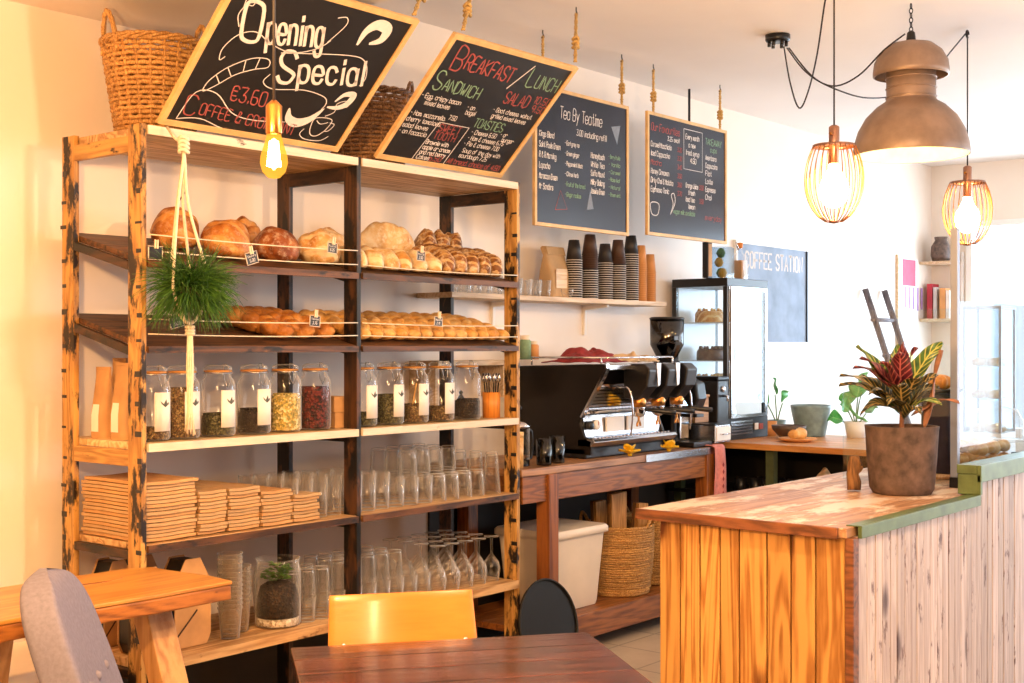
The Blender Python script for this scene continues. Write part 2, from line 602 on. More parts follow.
for lv, (za, zb, th, mt) in SH.items():
    for (xa, xb) in ((0.0225, 0.988), (1.011, LX - 0.0225)):
        b = MB()
        n = 4
        if lv == 'top':
            xa, xb = xa + .0005, xb
        for j in range(n):                             # four planks side by side
            ya, yb = LY * j / n + 0.001, LY * (j + 1) / n - 0.001
            z0, z1 = za + (zb - za) * ya / LY, za + (zb - za) * yb / LY
            b.prism([(ya, z0 - th), (yb, z1 - th), (yb, z1), (ya, z0)], xa, xb)
        obj('shelf', b, M[mt], su, bevel=0.002)
        if lv == 'top':
            obj('front_edge', MB().box(xa, xb, -0.008, -0.0005, za - th, za + .0005), M['chipped'], su)
        else:
            e = MB().box(xa, xb, -0.012, -0.0005, za - th - 0.004, za - 0.002 if lv in ('bag', 'bread', 'baguette') else za)
            obj('front_edge', e, M['shelfdark'] if lv in ('bag', 'bread', 'baguette') else (M['shelftop'] if lv == 'low' else M['chipped']), su)
    for i, x in enumerate(PX):
        dz = 0.055
        xx = x + (0.0005 if i != 2 else 0.0)
        mat = M['rail'] if i == 0 and lv in ('top', 'jar') else M['raildark']
        if i == 0 and lv in ('top', 'jar'):
            y0, y1 = 0.0755, LY - 0.0755
            b = MB().prism([(y0, za - th - dz), (y1, zb - th - dz), (y1, zb - th), (y0, za - th)], xx, xx + 0.021)
        else:
            y0, y1 = 0.0755, LY - 0.0755
            m0, m1 = za + (zb - za) * y0 / LY, za + (zb - za) * y1 / LY
            d2 = 0.03 if lv != 'top' else dz
            b = MB().prism([(y0, m0 - th - d2), (y1, m1 - th - d2), (y1, m1 - th), (y0, m0 - th)], xx, xx + 0.021)
        obj('side_rail', b, mat, su, bevel=0.002)
random.seed(8)
STR = []
for lv, hs in (('bread', (0.03, 0.085)), ('baguette', (0.04, 0.09))):
    for (xa, xb, which) in ((0.024, 0.987, 0), (1.013, LX - 0.024, 1)):
        for k, h in enumerate(hs):
            if which == 1 and lv == 'bread' and k == 1:
                continue
            z = SH[lv][0] + h
            pts = [(xa + (xb - xa) * j / 12, -0.006, z - 0.006 * math.sin(PI * j / 12)) for j in range(13)]
            obj('string', MB().tube(pts, 0.0024, 5), M['string'], su)

# ------------------------------------------------------------------ chalk lettering
GL = {
    'A': '022842 1434', 'B': '02083847463505 3544433202', 'C': '4738180703123243', 'D': '02082847432202', 'E': '48080242 0535', 'F': '480802 0535',
    'G': '4738180703123243452 5'.replace(' ', ''), 'H': '0208 4248 0545', 'I': '2822', 'J': '3833221203', 'K': '0208 480542', 'L': '080242', 'M': '0208254842',
    'N': '02084248', 'O': '180703123243473818', 'P': '02083847463505', 'Q': '180703123243473818 3341', 'R': '02083847463505 2542',
    'S': '4738180706154443321203', 'T': '0848 2822', 'U': '080312324348', 'V': '082248', 'W': '0812253248', 'X': '0842 0248', 'Y': '082548 2522', 'Z': '08480242',
    'a': '4642 4536160503123243', 'b': '0802 0312324345361605', 'c': '4536160503123243', 'd': '4842 4536160503123243', 'e': '04444536160503123243',
    'f': '38281712 0636', 'g': '4641301001 4536160503123243', 'h': '0802 0516364542', 'i': '2622 2728', 'j': '26211001 2728', 'k': '0802 460442', 'l': '2822',
    'm': '0602 05162522 25364542', 'n': '0602 0516364542', 'o': '160503123243453616', 'p': '0600 0516364543321203', 'q': '4640 4536160503123243', 'r': '0602 05163645',
    's': '453616051434433212 03'.replace(' ', ''), 't': '28233243 1636', 'u': '0603123243 4642', 'v': '062246', 'w': '0612253246', 'x': '0642 0246', 'y': '0623 4610', 'z': '06460242',
    '0': '180703123243473818', '1': '172822', '2': '07183847460242', '3': '084825354443321203', '4': '32380444', '5': '480805354443321203', '6': '38180703123243443505',
    '7': '084812', '8': '180706153546473818 1504031232434435', '9': '451506071838474432', '.': '2223', ',': '2312', '-': '1535', '/': '0148', '&': '4203171828371503123244',
    '€': '4738180703123243 0636 0434', ':': '2322 2524', '!': '2824 2322', "'": '2827', '+': '2327 0545', '*': '2425', ' ': '',
}


def smooth_pts(p, n=4):
    if len(p) < 3:
        return p
    out = []
    closed = (Vector(p[0]) - Vector(p[-1])).length < 1e-6
    for i in range(len(p) - 1):
        p0 = Vector(p[i - 1]) if i > 0 else (Vector(p[-2]) if closed else Vector(p[0]))
        p1, p2 = Vector(p[i]), Vector(p[i + 1])
        p3 = Vector(p[i + 2]) if i + 2 < len(p) else (Vector(p[1]) if closed else p2)
        for k in range(n):
            t = k / n
            out.append(tuple(0.5 * ((2 * p1) + (p2 - p0) * t + (2 * p0 - 5 * p1 + 4 * p2 - p3) * t * t + (3 * p1 - p0 - 3 * p2 + p3) * t ** 3)))
    out.append(tuple(p[-1]))
    return out


def stroke(mb, pts, w, z=0.0, taper=None):
    """flat chalk stroke along 2-D points"""
    P = [Vector((p[0], p[1])) for p in pts]
    n = len(P)
    vs = []
    for i in range(n):
        d = P[min(i + 1, n - 1)] - P[max(i - 1, 0)]
        d = d.normalized() if d.length > 1e-9 else Vector((1, 0))
        nn = Vector((-d.y, d.x))
        ww = w / 2 * (taper(i / max(1, n - 1)) if taper else 1)
        e = d * (ww * 0.5) * (-1 if i == 0 else (1 if i == n - 1 else 0))
        a, b = P[i] + nn * ww + e, P[i] - nn * ww + e
        vs += [(a.x, a.y, z), (b.x, b.y, z)]
    mb.add(vs, [(2 * i, 2 * i + 1, 2 * i + 3, 2 * i + 2) for i in range(n - 1)])


def write(mb, text, x, y, h, w=None, slant=0.12, ang=0.0, gap=0.3, curve=True, aspect=0.55, jit=0.0, z=0.0, fit=None):
    """text with cap height h, baseline start (x, y)"""
    w = w or h * 0.13
    sy = h / 6.0
    sx = sy * aspect / 0.667

    def span(ch):
        if ch in "ilI1.,:!'":
            return 1.3, 0.9                   # offset of the ink, its width
        if ch in 'fjrt-':
            return 0.3, 3.2
        return 0.0, (2.2 if ch == ' ' else 4.0)
    tot = sum(span(c)[1] + 6 * gap for c in text)
    if fit:
        sx = fit / tot
    ca, sa = math.cos(ang), math.sin(ang)
    cx = 0.0
    for ch in text:
        dj = random.uniform(-jit, jit) * h
        off, wd = span(ch)
        for st in GL.get(ch, '1535').split():
            pts = []
            for q in range(0, len(st) - 1, 2):
                gx, gy = int(st[q]) - off, int(st[q + 1]) - 2
                px_ = cx + gx * sx + gy * sy * slant
                py_ = gy * sy + dj
                pts.append((x + px_ * ca - py_ * sa, y + px_ * sa + py_ * ca))
            if curve:
                pts = smooth_pts(pts, 3)
            stroke(mb, pts, w, z)
        cx += (wd + 6 * gap) * sx
    return cx


def board(name, label, W, H, loc, rot, slate='slate', fw=0.022, th=0.018):
    t = thing(name, label, 'chalkboard', loc, rot)
    obj('slate', MB().box(fw * .6, W - fw * .6, fw * .6, H - fw * .6, 0.003, th - 0.006), M[slate], t)
    f = MB()
    q = [(0, 0), (W, 0), (W, H), (0, H)]
    r_ = [(fw, fw), (W - fw, fw), (W - fw, H - fw), (fw, H - fw)]
    f.add([(x, y, z) for z in (0, th) for x, y in q + r_], [(i + o_, (i + 1) % 4 + o_, 4 + (i + 1) % 4 + o_, 4 + i + o_) for o_ in (0, 8) for i in range(4)]
          + [(i, (i + 1) % 4, 8 + (i + 1) % 4, 8 + i) for i in range(4)] + [(4 + i, 4 + (i + 1) % 4, 12 + (i + 1) % 4, 12 + i) for i in range(4)])
    obj('frame', f, M['framewood'], t, bevel=.0015)
    return t


ZT = 0.0125
LEAN = (R(135), 0, 0)
# board with the opening special
B1W, B1H = 0.815, 0.615
b1 = board('chalkboard', 'leaning framed chalkboard lettered Opening Special above the pendant bulb', B1W, B1H, (2.566, 3.643, 2.253), LEAN)
m = MB()
random.seed(2)
write(m, 'O', .135, .375, .145, .0145, -.32, R(2), .2, True, .5, fit=.095)
write(m, 'pening', .24, .385, .115, .0125, -.3, R(8), .36, True, .5, fit=.245)
write(m, 'S', .365, .248, .125, .014, -.3, R(2), .2, True, .5, fit=.085)
write(m, 'pecial', .455, .262, .105, .013, -.3, R(8), .36, True, .5, fit=.31)
stroke(m, smooth_pts([(.61, .46), (.615, .52), (.65, .555), (.70, .545), (.70, .50), (.66, .475)], 6), .03, 0, lambda u: 0.3 + 1.2 * math.sin(PI * u))
stroke(m, smooth_pts([(.485, .15), (.505, .11), (.55, .095), (.60, .12), (.635, .175)], 6), .032, 0, lambda u: 0.15 + 1.1 * math.sin(PI * u))
stroke(m, smooth_pts([(.665, .215), (.69, .25), (.73, .255), (.725, .215), (.69, .19), (.645, .185)], 6), .022, 0, lambda u: 0.3 + 1.0 * math.sin(PI * u))
obj('lettering', m, M['chalk'], b1, (0, 0, ZT))
m = MB()
for pts in ([(.115, .30), (.10, .285), (.09, .33), (.12, .39), (.18, .415), (.26, .385), (.36, .37), (.45, .405), (.49, .45)],
            [(.085, .49), (.08, .53), (.11, .535), (.115, .505), (.09, .50), (.08, .46), (.105, .42)],
            [(.48, .44), (.515, .52), (.50, .55), (.465, .54)], [(.32, .36), (.60, .41), (.69, .40), (.735, .34), (.73, .30)],
            [(.325, .27), (.315, .235), (.37, .215), (.50, .235), (.60, .225), (.63, .20), (.625, .17)],
            [(.06, .03), (.08, .145), (.16, .155), (.26, .09), (.36, .075), (.50, .09)], [(.06, .03), (.15, .045), (.26, .02), (.40, .012)],
            [(.10, .175), (.11, .21), (.15, .265), (.22, .315), (.285, .325), (.30, .295), (.25, .275), (.19, .24), (.14, .185), (.105, .155), (.10, .175)],
            [(.12, .225), (.15, .195)], [(.15, .26), (.18, .23)], [(.20, .305), (.215, .255)], [(.25, .322), (.255, .277)]):
    stroke(m, smooth_pts(pts, 5), .0036)
# little steaming cup
for pts in ([(.625, .13), (.70, .135), (.70, .09), (.675, .055), (.645, .055), (.625, .085), (.625, .13)], [(.70, .12), (.725, .115), (.715, .085), (.695, .08)],
            [(.60, .075), (.595, .05), (.63, .032), (.70, .035), (.73, .06)], [(.66, .145), (.69, .17), (.68, .205), (.715, .225), (.735, .205), (.72, .195)],
            [(.635, .12), (.66, .108), (.69, .12)]):
    stroke(m, smooth_pts(pts, 5), .0034)
obj('chalk_drawing', m, M['chalk'], b1, (0, 0, ZT))
m = MB()
write(m, '€3.60', .225, .14, .058, .005, -.25, R(-1), .24, fit=.16)
write(m, 'C', .075, .052, .08, .005, -.2, 0, .2)
write(m, 'OFFEE & CROISSANT', .135, .062, .045, .0042, -.2, R(-3), .22, fit=.44)
obj('price_lettering', m, M['chalkred'], b1, (0, 0, ZT))

# breakfast and lunch board
B2W, B2H = 0.78, 0.605
b2 = board('chalkboard', 'leaning framed chalkboard with the Breakfast / Lunch menu beside the opening board', B2W, B2H, (3.583, 3.643, 2.253), LEAN)
mr, mg, mw = MB(), MB(), MB()
write(mr, 'B', .085, .455, .105, .0065, -.14, R(-3), fit=.075)
write(mr, 'REAKFAST', .155, .47, .066, .0065, -.14, R(-2), .22, fit=.30)
write(mw, '/', .455, .45, .11, .005, .1)
write(mg, 'L', .545, .465, .085, .0055, -.14, fit=.06)
write(mg, 'UNCH', .60, .465, .062, .005, -.14, 0, .24, fit=.155)
write(mg, 'S', .06, .355, .085, .0055, -.14, fit=.06)
write(mg, 'ANDWICH', .115, .36, .052, .005, -.14, R(-2), .2, fit=.225)
write(mr, 'SALAD', .485, .365, .055, .005, -.14, 0, .2, fit=.16)
write(mr, '10.50', .665, .395, .034, .004, -.14)
write(mr, '9.50', .68, .352, .032, .004, -.14)
for i, (tx, x, y) in enumerate((('- Egg, crispy bacon', .035, .31), ('mixed leaves', .075, .28), ('- on', .31, .30), ('bagel', .32, .275), ('- Ham, mozzarella,', .035, .225),
                                ('cherry tomatoes,', .035, .195), ('salad leaves', .035, .165), ('- on focaccia', .035, .135), ('- Goat cheese, walnut', .46, .315), ('grilled mixed leaves', .475, .285),
                                ('- or', .60, .205), ('burger', .63, .18), ('- Cheese 6.50', .425, .19), ('- Ham & cheese 6.75', .425, .16), ('- Pie & cheese 7.00', .425, .13),
                                ('Soup of the day with', .445, .095), ('sourdough 7.25', .445, .068), ('7.50', .25, .235))):
    write(mw, tx, x, y, .021, .0026, -.14, 0, .22, aspect=.5)
write(mg, 'TOASTIES', .41, .225, .042, .004, -.14, 0, .2, fit=.19)
write(mr, 'SWEET', .235, .175, .034, .004, -.14)
write(mr, 'TOOTH', .235, .135, .034, .004, -.14)
for i, tx in enumerate(('Brownie with', 'apple or cream', 'and red berry')):
    write(mw, tx, .215, .105 - .026 * i, .02, .0034, -.14, 0, .22, aspect=.5)
write(mw, 'Cakes', .215, .028, .02, .0034, -.14)
write(mr, '5.50', .29, .028, .028, .004, -.14)
write(mr, 'All bread, choice of 4.50', .40, .03, .026, .0036, -.14, 0, .2, aspect=.5, fit=.34)
stroke(mw, [(.195, .014), (.215, .215), (.395, .215), (.385, .014)], .004)
obj('lettering', mw, M['chalk'], b2, (0, 0, ZT))
obj('red_lettering', mr, M['chalkred'], b2, (0, 0, ZT))
obj('green_lettering', mg, M['chalkgreen'], b2, (0, 0, ZT))

# hanging tea board and favourites board
HY = 3.90
HANG = (R(90), 0, 0)
b3 = board('chalkboard', 'hanging upright chalkboard with the tea list above the coffee cups', .82, .70, (4.925, HY, 2.088), HANG, 'slateblue', .018)
mr, mg, mw = MB(), MB(), MB()
write(mw, 'Tea By Teatime', .21, .555, .06, .004, .1, 0, .2, aspect=.5, fit=.37)
write(mw, '3.00 including refill', .35, .485, .03, .0032, .1, 0, .2, aspect=.5, fit=.27)
for i, tx in enumerate(('Kings Blend', 'Saint Pauls Green', 'R & R Morning', 'Lapacho', 'Moroccan Green', 'Mr Sanders')):
    write(mw, tx, .04, .445 - i * .052, .028, .0036, .1, 0, .2, aspect=.48, fit=.0085 * len(tx) + .03)
for i, tx in enumerate(('- Earl grey no', '- Green ginger', '- Peppermint black', '- Citrus herb', '- Fruit of the forest', '- Ginger rooibos')):
    write(mg if i > 3 else mw, tx, .25, .425 - i * .052, .021, .0032, .1, 0, .2, aspect=.48, fit=.0075 * len(tx) + .02)
for i, tx in enumerate(('Honeybush', 'White Tea', 'Saffa Mount', 'Milky Oolong', 'Jasmine Green')):
    write(mw, tx, .475, .385 - i * .046, .028, .0036, .1, 0, .2, aspect=.45, fit=.125)
for i, tx in enumerate(('- Berry fruits', '- Vanilla', '- Caramel', '- Rose leaf', '- Natural', '- Green mint')):
    write(mg, tx, .635, .40 - i * .04, .019, .0032, .1, 0, .2, aspect=.42, fit=.11)
stroke(mr, [(.17, .09), (.27, .10), (.215, .19), (.17, .09)], .0035)
md = MB()
md.add([(.44, .11, 0), (.50, .12, 0), (.47, .22, 0)], [(0, 1, 2)]).add([(.66, .57, 0), (.745, .585, 0), (.715, .48, 0)], [(0, 1, 2)])
obj('lettering', mw, M['chalk'], b3, (0, 0, ZT))
obj('red_drawing', mr, M['chalkred'], b3, (0, 0, ZT))
obj('green_lettering', mg, M['chalkgreen'], b3, (0, 0, ZT))
obj('chalk_triangle', md, M['chalkdim'], b3, (0, 0, ZT))

b4 = board('chalkboard', 'hanging upright chalkboard with the coffee favourites list above the grinder', .87, .685, (5.928, HY, 2.108), HANG, 'slateblue', .018)
mr, mg, mw = MB(), MB(), MB()
write(mr, 'Our Favourites', .045, .585, .04, .0045, .1, 0, .2, aspect=.5, fit=.30)
write(mw, '3.25 small', .21, .545, .024, .0034, .1, 0, .2, aspect=.5, fit=.13)
for i, tx in enumerate(('Caramel Macchiato', 'Iced Cappuccino', 'Mocha', 'Honey Cinnamon', 'Dirty Chai & Matcha', 'Espresso Tonic')):
    write(mw if i != 2 else mr, tx, .04, .495 - i * .05, .028, .0036, .1, 0, .2, aspect=.45, fit=.0085 * len(tx) + .07)
    write(mr, '3.%d0' % (i + 2), .315, .495 - i * .05, .024, .0034, .1, 0, .2, aspect=.45, fit=.05)
for i, tx in enumerate(('Every month', 'a new', 'treat syrup', '4.50')):
    write(mw, tx, .405 + .03 * (i == 1) + .05 * (i == 3), .58 - i * .045, .028, .0038, .1, 0, .2, aspect=.45, fit=.012 * len(tx) + .02)
stroke(mw, [(.385, .635), (.59, .635), (.59, .405), (.385, .405), (.385, .635)], .004)
write(mg, 'TAKEAWAY', .625, .575, .036, .0042, .05, 0, .2, aspect=.4, fit=.19)
write(mg, 'cups', .68, .535, .028, .0036, fit=.08)
for i, tx in enumerate(('Americano', 'Cappuccino', 'Flat', 'Latte', 'Espresso', 'Chai')):
    write(mw, tx, .625, .485 - i * .047, .028, .0038, .1, 0, .2, aspect=.42, fit=.011 * len(tx) + .03)
for i, tx in enumerate(('Orange Juice', 'fresh', 'Iced tea', 'lemon')):
    write(mw, tx, .405 + .03 * (i % 2), .30 - i * .04, .027, .0038, .1, 0, .2, aspect=.45, fit=.009 * len(tx) + .03)
    if i % 2 == 0:
        write(mr, '3.50', .555, .30 - i * .04, .025, .0038, fit=.05)
write(mg, 'vegan milk available', .27, .14, .026, .0034, .1, 0, .2, aspect=.42, fit=.24)
write(mr, 'everyday', .62, .13, .03, .0036, .1, fit=.2)
for pts in ([(.05, .12), (.11, .12), (.12, .18), (.04, .18), (.05, .12)], [(.24, .13), (.27, .19), (.25, .24), (.28, .25), (.29, .20), (.24, .13)], [(.06, .24), (.09, .28), (.07, .31)]):
    stroke(mw, smooth_pts(pts, 4), .005)
obj('lettering', mw, M['chalk'], b4, (0, 0, ZT))
obj('red_lettering', mr, M['chalkred'], b4, (0, 0, ZT))
obj('green_lettering', mg, M['chalkgreen'], b4, (0, 0, ZT))

# coffee station board on the wall beyond the fridge
CX0, CX1 = 7.52, 8.576
t = thing('chalkboard', 'wall chalkboard reading COFFEE STATION beyond the black fridge', 'chalkboard', (CX0, WALLY - 0.001, 1.50), HANG)
W, H = CX1 - CX0, .70
obj('slate', MB().box(.015, W - .015, .015, H - .015, 0.0, .014), M['slateglare'], t)
f = MB().box(0, W, H - .02, H, 0, .025).box(0, W, 0, .02, 0, .025).box(0, .02, .02, H - .02, 0, .025)
fo = obj('frame', f, M['white'], t)
obj('dark_frame_upright', MB().box(W - .022, W, .02, H - .02, 0, .026), M['black'], fo)
m = MB()
write(m, 'COFFEE STATION', .14, H - .175, .105, .016, 0, 0, .28, False, .5, fit=W - .20)
obj('lettering', m, M['chalk'], t, (0, 0, .0145))


def rope(label, x, y, z1, z0, lean=(0, 0), group=None):
    t = thing('rope_hanger', label, 'rope', (x, y, z1))
    L = z1 - z0
    pts = [(lean[0] * j / 8, lean[1] * j / 8, -.03 - (L - .03) * j / 8) for j in range(9)]
    a = MB()
    for s in (0, 1):
        q = [(p[0] + .005 * math.cos(i * 2.2 + s * PI), p[1] + .005 * math.sin(i * 2.2 + s * PI), p[2]) for i, p in enumerate(smooth_pts(pts, 3))]
        a.tube(q, .005, 6)
    obj('rope', a, M['jute'], t)
    k = Vector(pts[5])
    kb = MB()
    for j in range(3):
        c = k + Vector((0, 0, .018 * (j - 1)))
        kb.tube([(c.x + .013 * math.cos(a_), c.y + .013 * math.sin(a_), c.z + .006 * math.sin(2 * a_)) for a_ in [2 * PI * i / 10 for i in range(10)]], .007, 6, closed=True)
    obj('knot', kb, M['jute'], t)
    hp = [(0, 0, 0), (0, 0, -.018), (.010, 0, -.03), (.004, 0, -.042), (-.008, 0, -.038)]
    obj('hook', MB().tube(smooth_pts(hp, 3), .0028, 6), M['blackmetal'], t)
    return t


rope('knotted jute rope holding the upper corner of the Opening Special board', 3.78, 3.51, CEIL, 2.70, (-.41, -.295))
rope('knotted jute rope at the breakfast board corner beside the Opening board', 4.05, 3.52, CEIL, 2.70, (-.40, -.295))
rope('knotted jute rope at the breakfast board corner beside the tea list', 4.76, 3.51, CEIL, 2.70, (-.40, -.29))
for lb, x, zb in (('tea list board, end beside the breakfast board', 5.0, 2.788), ('tea list board, end beside the favourites board', 5.69, 2.788),
                  ('favourites board, end beside the tea list', 6.0, 2.793), ('favourites board, end above the fridge', 6.73, 2.793)):
    rope('knotted jute rope on the ' + lb, x, HY - .008, CEIL, zb)
t = tag(obj('cable_conduit', MB().tube([(0, 0, 0), (0, 0, -.34), (.0, .02, -.36)], .008, 8), M['black'], None, (6.72, 4.1, CEIL)), 'thin black cable dropping from the ceiling behind the favourites board', 'cable')

# ------------------------------------------------------------------ wicker baskets on top of the shelf unit
def wicker_mb(r0, r1, h, rows, n=22, th=.0085, wob=.008, flare=1.0):
    b = MB()
    for j in range(rows):
        z = h * (j + .5) / rows
        rr = r0 + (r1 - r0) * (z / h) ** flare
        pts = []
        for i in range(n * 2):
            a = 2 * PI * i / (n * 2)
            s = 1 if (i + j) % 2 else -1
            pts.append(((rr + s * wob) * math.cos(a), (rr + s * wob) * math.sin(a), z + random.uniform(-.0015, .0015)))
        b.tube(pts, th, 5, closed=True)
    return b


def wicker_stakes(r0, r1, h, n, th=.006, flare=1.0):
    b = MB()
    for i in range(n):
        a = 2 * PI * i / n
        b.tube([((r0 + (r1 - r0) * (k / 5) ** flare) * math.cos(a), (r0 + (r1 - r0) * (k / 5) ** flare) * math.sin(a), h * k / 5) for k in range(6)], th, 5)
    return b


def wicker_basket(label, loc, r0, r1, h, mat, handles, rows, seed, rz=0):
    random.seed(seed)
    t = thing('wicker_basket', label, 'basket', loc, (0, 0, rz))
    obj('weave', wicker_mb(r0, r1, h, rows), mat, t)
    obj('stake_lattice', wicker_stakes(r0, r1, h, 22), mat, t)
    rb = MB()
    for s in range(3):
        rb.tube([((r1 + .004 + .008 * math.cos(i * .9 + s * 2.1)) * math.cos(2 * PI * i / 60), (r1 + .004 + .008 * math.cos(i * .9 + s * 2.1)) * math.sin(2 * PI * i / 60), h + .008 * math.sin(i * .9 + s * 2.1)) for i in range(60)], .007, 5, closed=True)
    obj('rim', rb, mat, t)
    obj('bottom', MB().cyl((0, 0, 0), r0 - .002, .01, 30), mat, t)
    for a, hh, ww in handles:
        hb = MB()
        for s in range(2):
            pts = []
            for k in range(17):
                u = k / 16
                aa = a + (u - .5) * ww / r1
                pts.append((r1 * math.cos(aa) + .008 * math.cos(k * 1.1 + s * PI), r1 * math.sin(aa) + .008 * math.cos(k * 1.1 + s * PI), h - .05 + (hh + .05) * math.sin(PI * u) ** .6 + .004 * math.sin(k * 1.1 + s * PI)))
            hb.tube(pts, .008, 6)
        obj('handle', hb, mat, t)
    return t


wicker_basket('tall tan wicker basket with loop handle at the post end of the shelf top', (2.745, 3.90, 2.239), .125, .178, .335, M['wicker'], [(R(168), .095, .13), (R(348), .095, .13)], 20, 3)
wicker_basket('brown wicker basket between the two leaning menu boards', (3.83, 3.92, 2.239), .135, .185, .32, M['wickerdark'], [(R(300), .05, .12), (R(60), .05, .12)], 19, 4)

# ------------------------------------------------------------------ bread
M['boule'] = crust('dark boule crust', '#6e3a16', '#a9652a', '#d69a52', .25, 5)
M['bouleb'] = crust('reddish boule crust', '#5a2c16', '#8c4a24', '#b87842', .35, 0)
M['boulel'] = crust('floury boule crust', '#b0763a', '#d9a868', '#f0d8ac', .6, 5)
M['pale'] = crust('pale floury crust', '#c08a4c', '#e6c691', '#f6e8cd', .8, 0)
M['roll'] = crust('pale roll crust', '#b97b38', '#dca962', '#f4dfb4', .5, 6)
M['seed'] = crust('seeded dark crust', '#5a3216', '#8f5a2c', '#d3ac74', .6, 14)
M['bag'] = crust('baguette crust', '#b5752f', '#dfa95e', '#f2d39a', .2, 0)
M['bagd'] = crust('brown baguette crust', '#7a4318', '#b4702e', '#dda55a', .1, 0)
M['cut'] = crust('scored crumb', '#c88e48', '#e2b06a', '#f0cf94', .2, 0)


def loaf_mb(L, W, H, seed, p=2.4, q=2.0, bumps=.05, scores=0, sdepth=.10, ns=40, nr=24, skew=.5):
    """loaf along Y, resting on z=0"""
    rnd = random.Random(seed)
    ph = [rnd.uniform(0, 6) for _ in range(8)]
    b = MB()

    def fn(u, v):
        t = -1 + 2 * v
        e = max(0.0, 1 - abs(t) ** p) ** (1 / q)
        e = max(e, 0.012)
        a = 2 * PI * u
        x, z = math.cos(a), math.sin(a)
        zz = z * H * .72 if z > 0 else z * H * .28
        k = 1 + bumps * math.sin(3 * a + ph[0] + 4 * t) + bumps * .7 * math.sin(7 * t + ph[1] + 2 * a)
        if scores and z > 0:
            s = (t + skew * x) * scores / 2
            fr = s - math.floor(s)
            k *= 1 - sdepth * (1 - abs(2 * fr - 1)) ** 3 * z * (1 if abs(t) < .88 else .2)
        return (x * W / 2 * e * k, t * L / 2, max(0.0, H * .28 * (1 if z > -9 else 0) + zz * e * k) if z > -.55 else H * .28 * (1 - e) * .9)
    b.grid(fn, nr, ns, True, True)
    return b


def loaf(name, label, lv, x, y, L, W, H, mat, seed, rz=0, group=None, scores=0, lift=0.0, cat='bread', sdepth=.1, cutmat=None, p=2.4, skew=.5):
    za, zb = SH[lv][:2]
    a = math.atan2(zb - za, SYB - SYF)
    o = obj(name, loaf_mb(L, W, H, seed, scores=scores, sdepth=sdepth, p=p, skew=skew), mat, None, (x, y, shelf_z(lv, y) + .004 + lift))
    o.rotation_mode = 'XYZ'
    o.rotation_euler = (Matrix.Rotation(a, 3, 'X') @ Matrix.Rotation(rz, 3, 'Z')).to_euler()
    return tag(o, label, cat, group)


def plait(name, label, x, y, L, W, H, mat, seed, rz=0, group=None):
    rnd = random.Random(seed)
    b = MB()
    n = 8
    for k in range(n):
        t = (k + .5) / n
        c = Vector((.10 * W * (-1) ** k, (t - .5) * L * .86, H * (.40 + .06 * math.sin(PI * t))))
        l, w, h = L * .125, W * (.36 + .12 * math.sin(PI * t)), H * (.34 + .14 * math.sin(PI * t))
        m = Matrix.Translation(c) @ Matrix.Rotation(R(14) * (-1) ** k + rnd.uniform(-.08, .08), 4, 'Z') @ Matrix.Rotation(R(-9), 4, 'X')
        b.m = m
        b.grid(lambda u, v: (w * max(.02, 1 - abs(2 * v - 1) ** 2.2) ** .6 * math.cos(2 * PI * u), l * (2 * v - 1), h * max(.02, 1 - abs(2 * v - 1) ** 2.2) ** .6 * math.sin(2 * PI * u)), 14, 10, True, True)
    b.m = Matrix.Identity(4)
    o = obj(name, b, mat, None, (x, y, shelf_z('baguette', y) + .004))
    za, zb = SH['baguette'][:2]
    o.rotation_euler = (Matrix.Rotation(math.atan2(zb - za, SYB - SYF), 3, 'X') @ Matrix.Rotation(rz, 3, 'Z')).to_euler()
    return tag(o, label, 'bread', group)


def XB(px, y):
    return XonY(px, y)


# upper bread shelf, bay with the round loaves
loaf('round_loaf', 'dark round loaf behind the hanging plant cord and close to the corner post', 'bread', XB(173, 3.93), 3.93, .18, .165, .15, M['boule'], 1, .4, p=2.0)
loaf('round_loaf', 'large tan crusty loaf with torn top, beside the hanging plant', 'bread', XB(224, 3.80), 3.80, .20, .185, .14, M['boule'], 2, -.3, scores=3, p=2.0)
loaf('round_loaf', 'crusty loaf with a raised split ear behind the large tan loaf', 'bread', XB(240, 4.02), 4.015, .15, .17, .125, M['boule'], 3, .8, scores=2, sdepth=.25, p=2.0)
loaf('round_loaf', 'reddish brown round loaf, third from the corner post', 'bread', XB(274, 3.80), 3.80, .19, .168, .125, M['bouleb'], 4, .2, p=2.0)
loaf('round_loaf', 'pale scored round loaf beside the middle post of the shelf unit', 'bread', XB(316, 3.80), 3.80, .185, .165, .13, M['boulel'], 5, .3, scores=4, p=2.0)
tag(obj('twig', MB().tube([(0, 0, 0), (.02, 0, .05), (.06, 0, .10)], .003, 5), M['raildark'], None, (2.845, 3.93, shelf_z('bread', 3.93) + .12)), 'thin dry twig sticking up behind the round loaves', 'twig')
# upper bread shelf, bay with the rolls
rnames = ('touching the middle post', 'second from the middle post', 'third from the middle post', 'fourth from the middle post', 'fifth from the middle post', 'next to the seeded loaves')
for i in range(6):
    x = 3.574 + i * .085
    loaf('bread_roll', 'pale floury roll in the front row, ' + rnames[i], 'bread', x, 3.765, .19, .078, .085, M['roll'] if i % 2 else M['pale'], 20 + i, .1 * (i % 3 - 1), 'pale rolls on the upper bread shelf', scores=2)
for i in range(5):
    x = 4.085 + i * .08
    loaf('seeded_loaf', 'dark seeded tin loaf in the front row, ' + ('next to the pale rolls', 'second from the rolls', 'middle one of the five', 'second from the end post', 'next to the end post')[i], 'bread', x, 3.80, .26, .074, .105, M['seed'], 30 + i, 0, 'seeded loaves on the upper bread shelf', scores=7, p=5)
loaf('batard_loaf', 'long white floury loaf lying across the back behind the pale rolls', 'bread', 3.985, 3.985, .28, .10, .165, M['pale'], 41, R(68), scores=3)
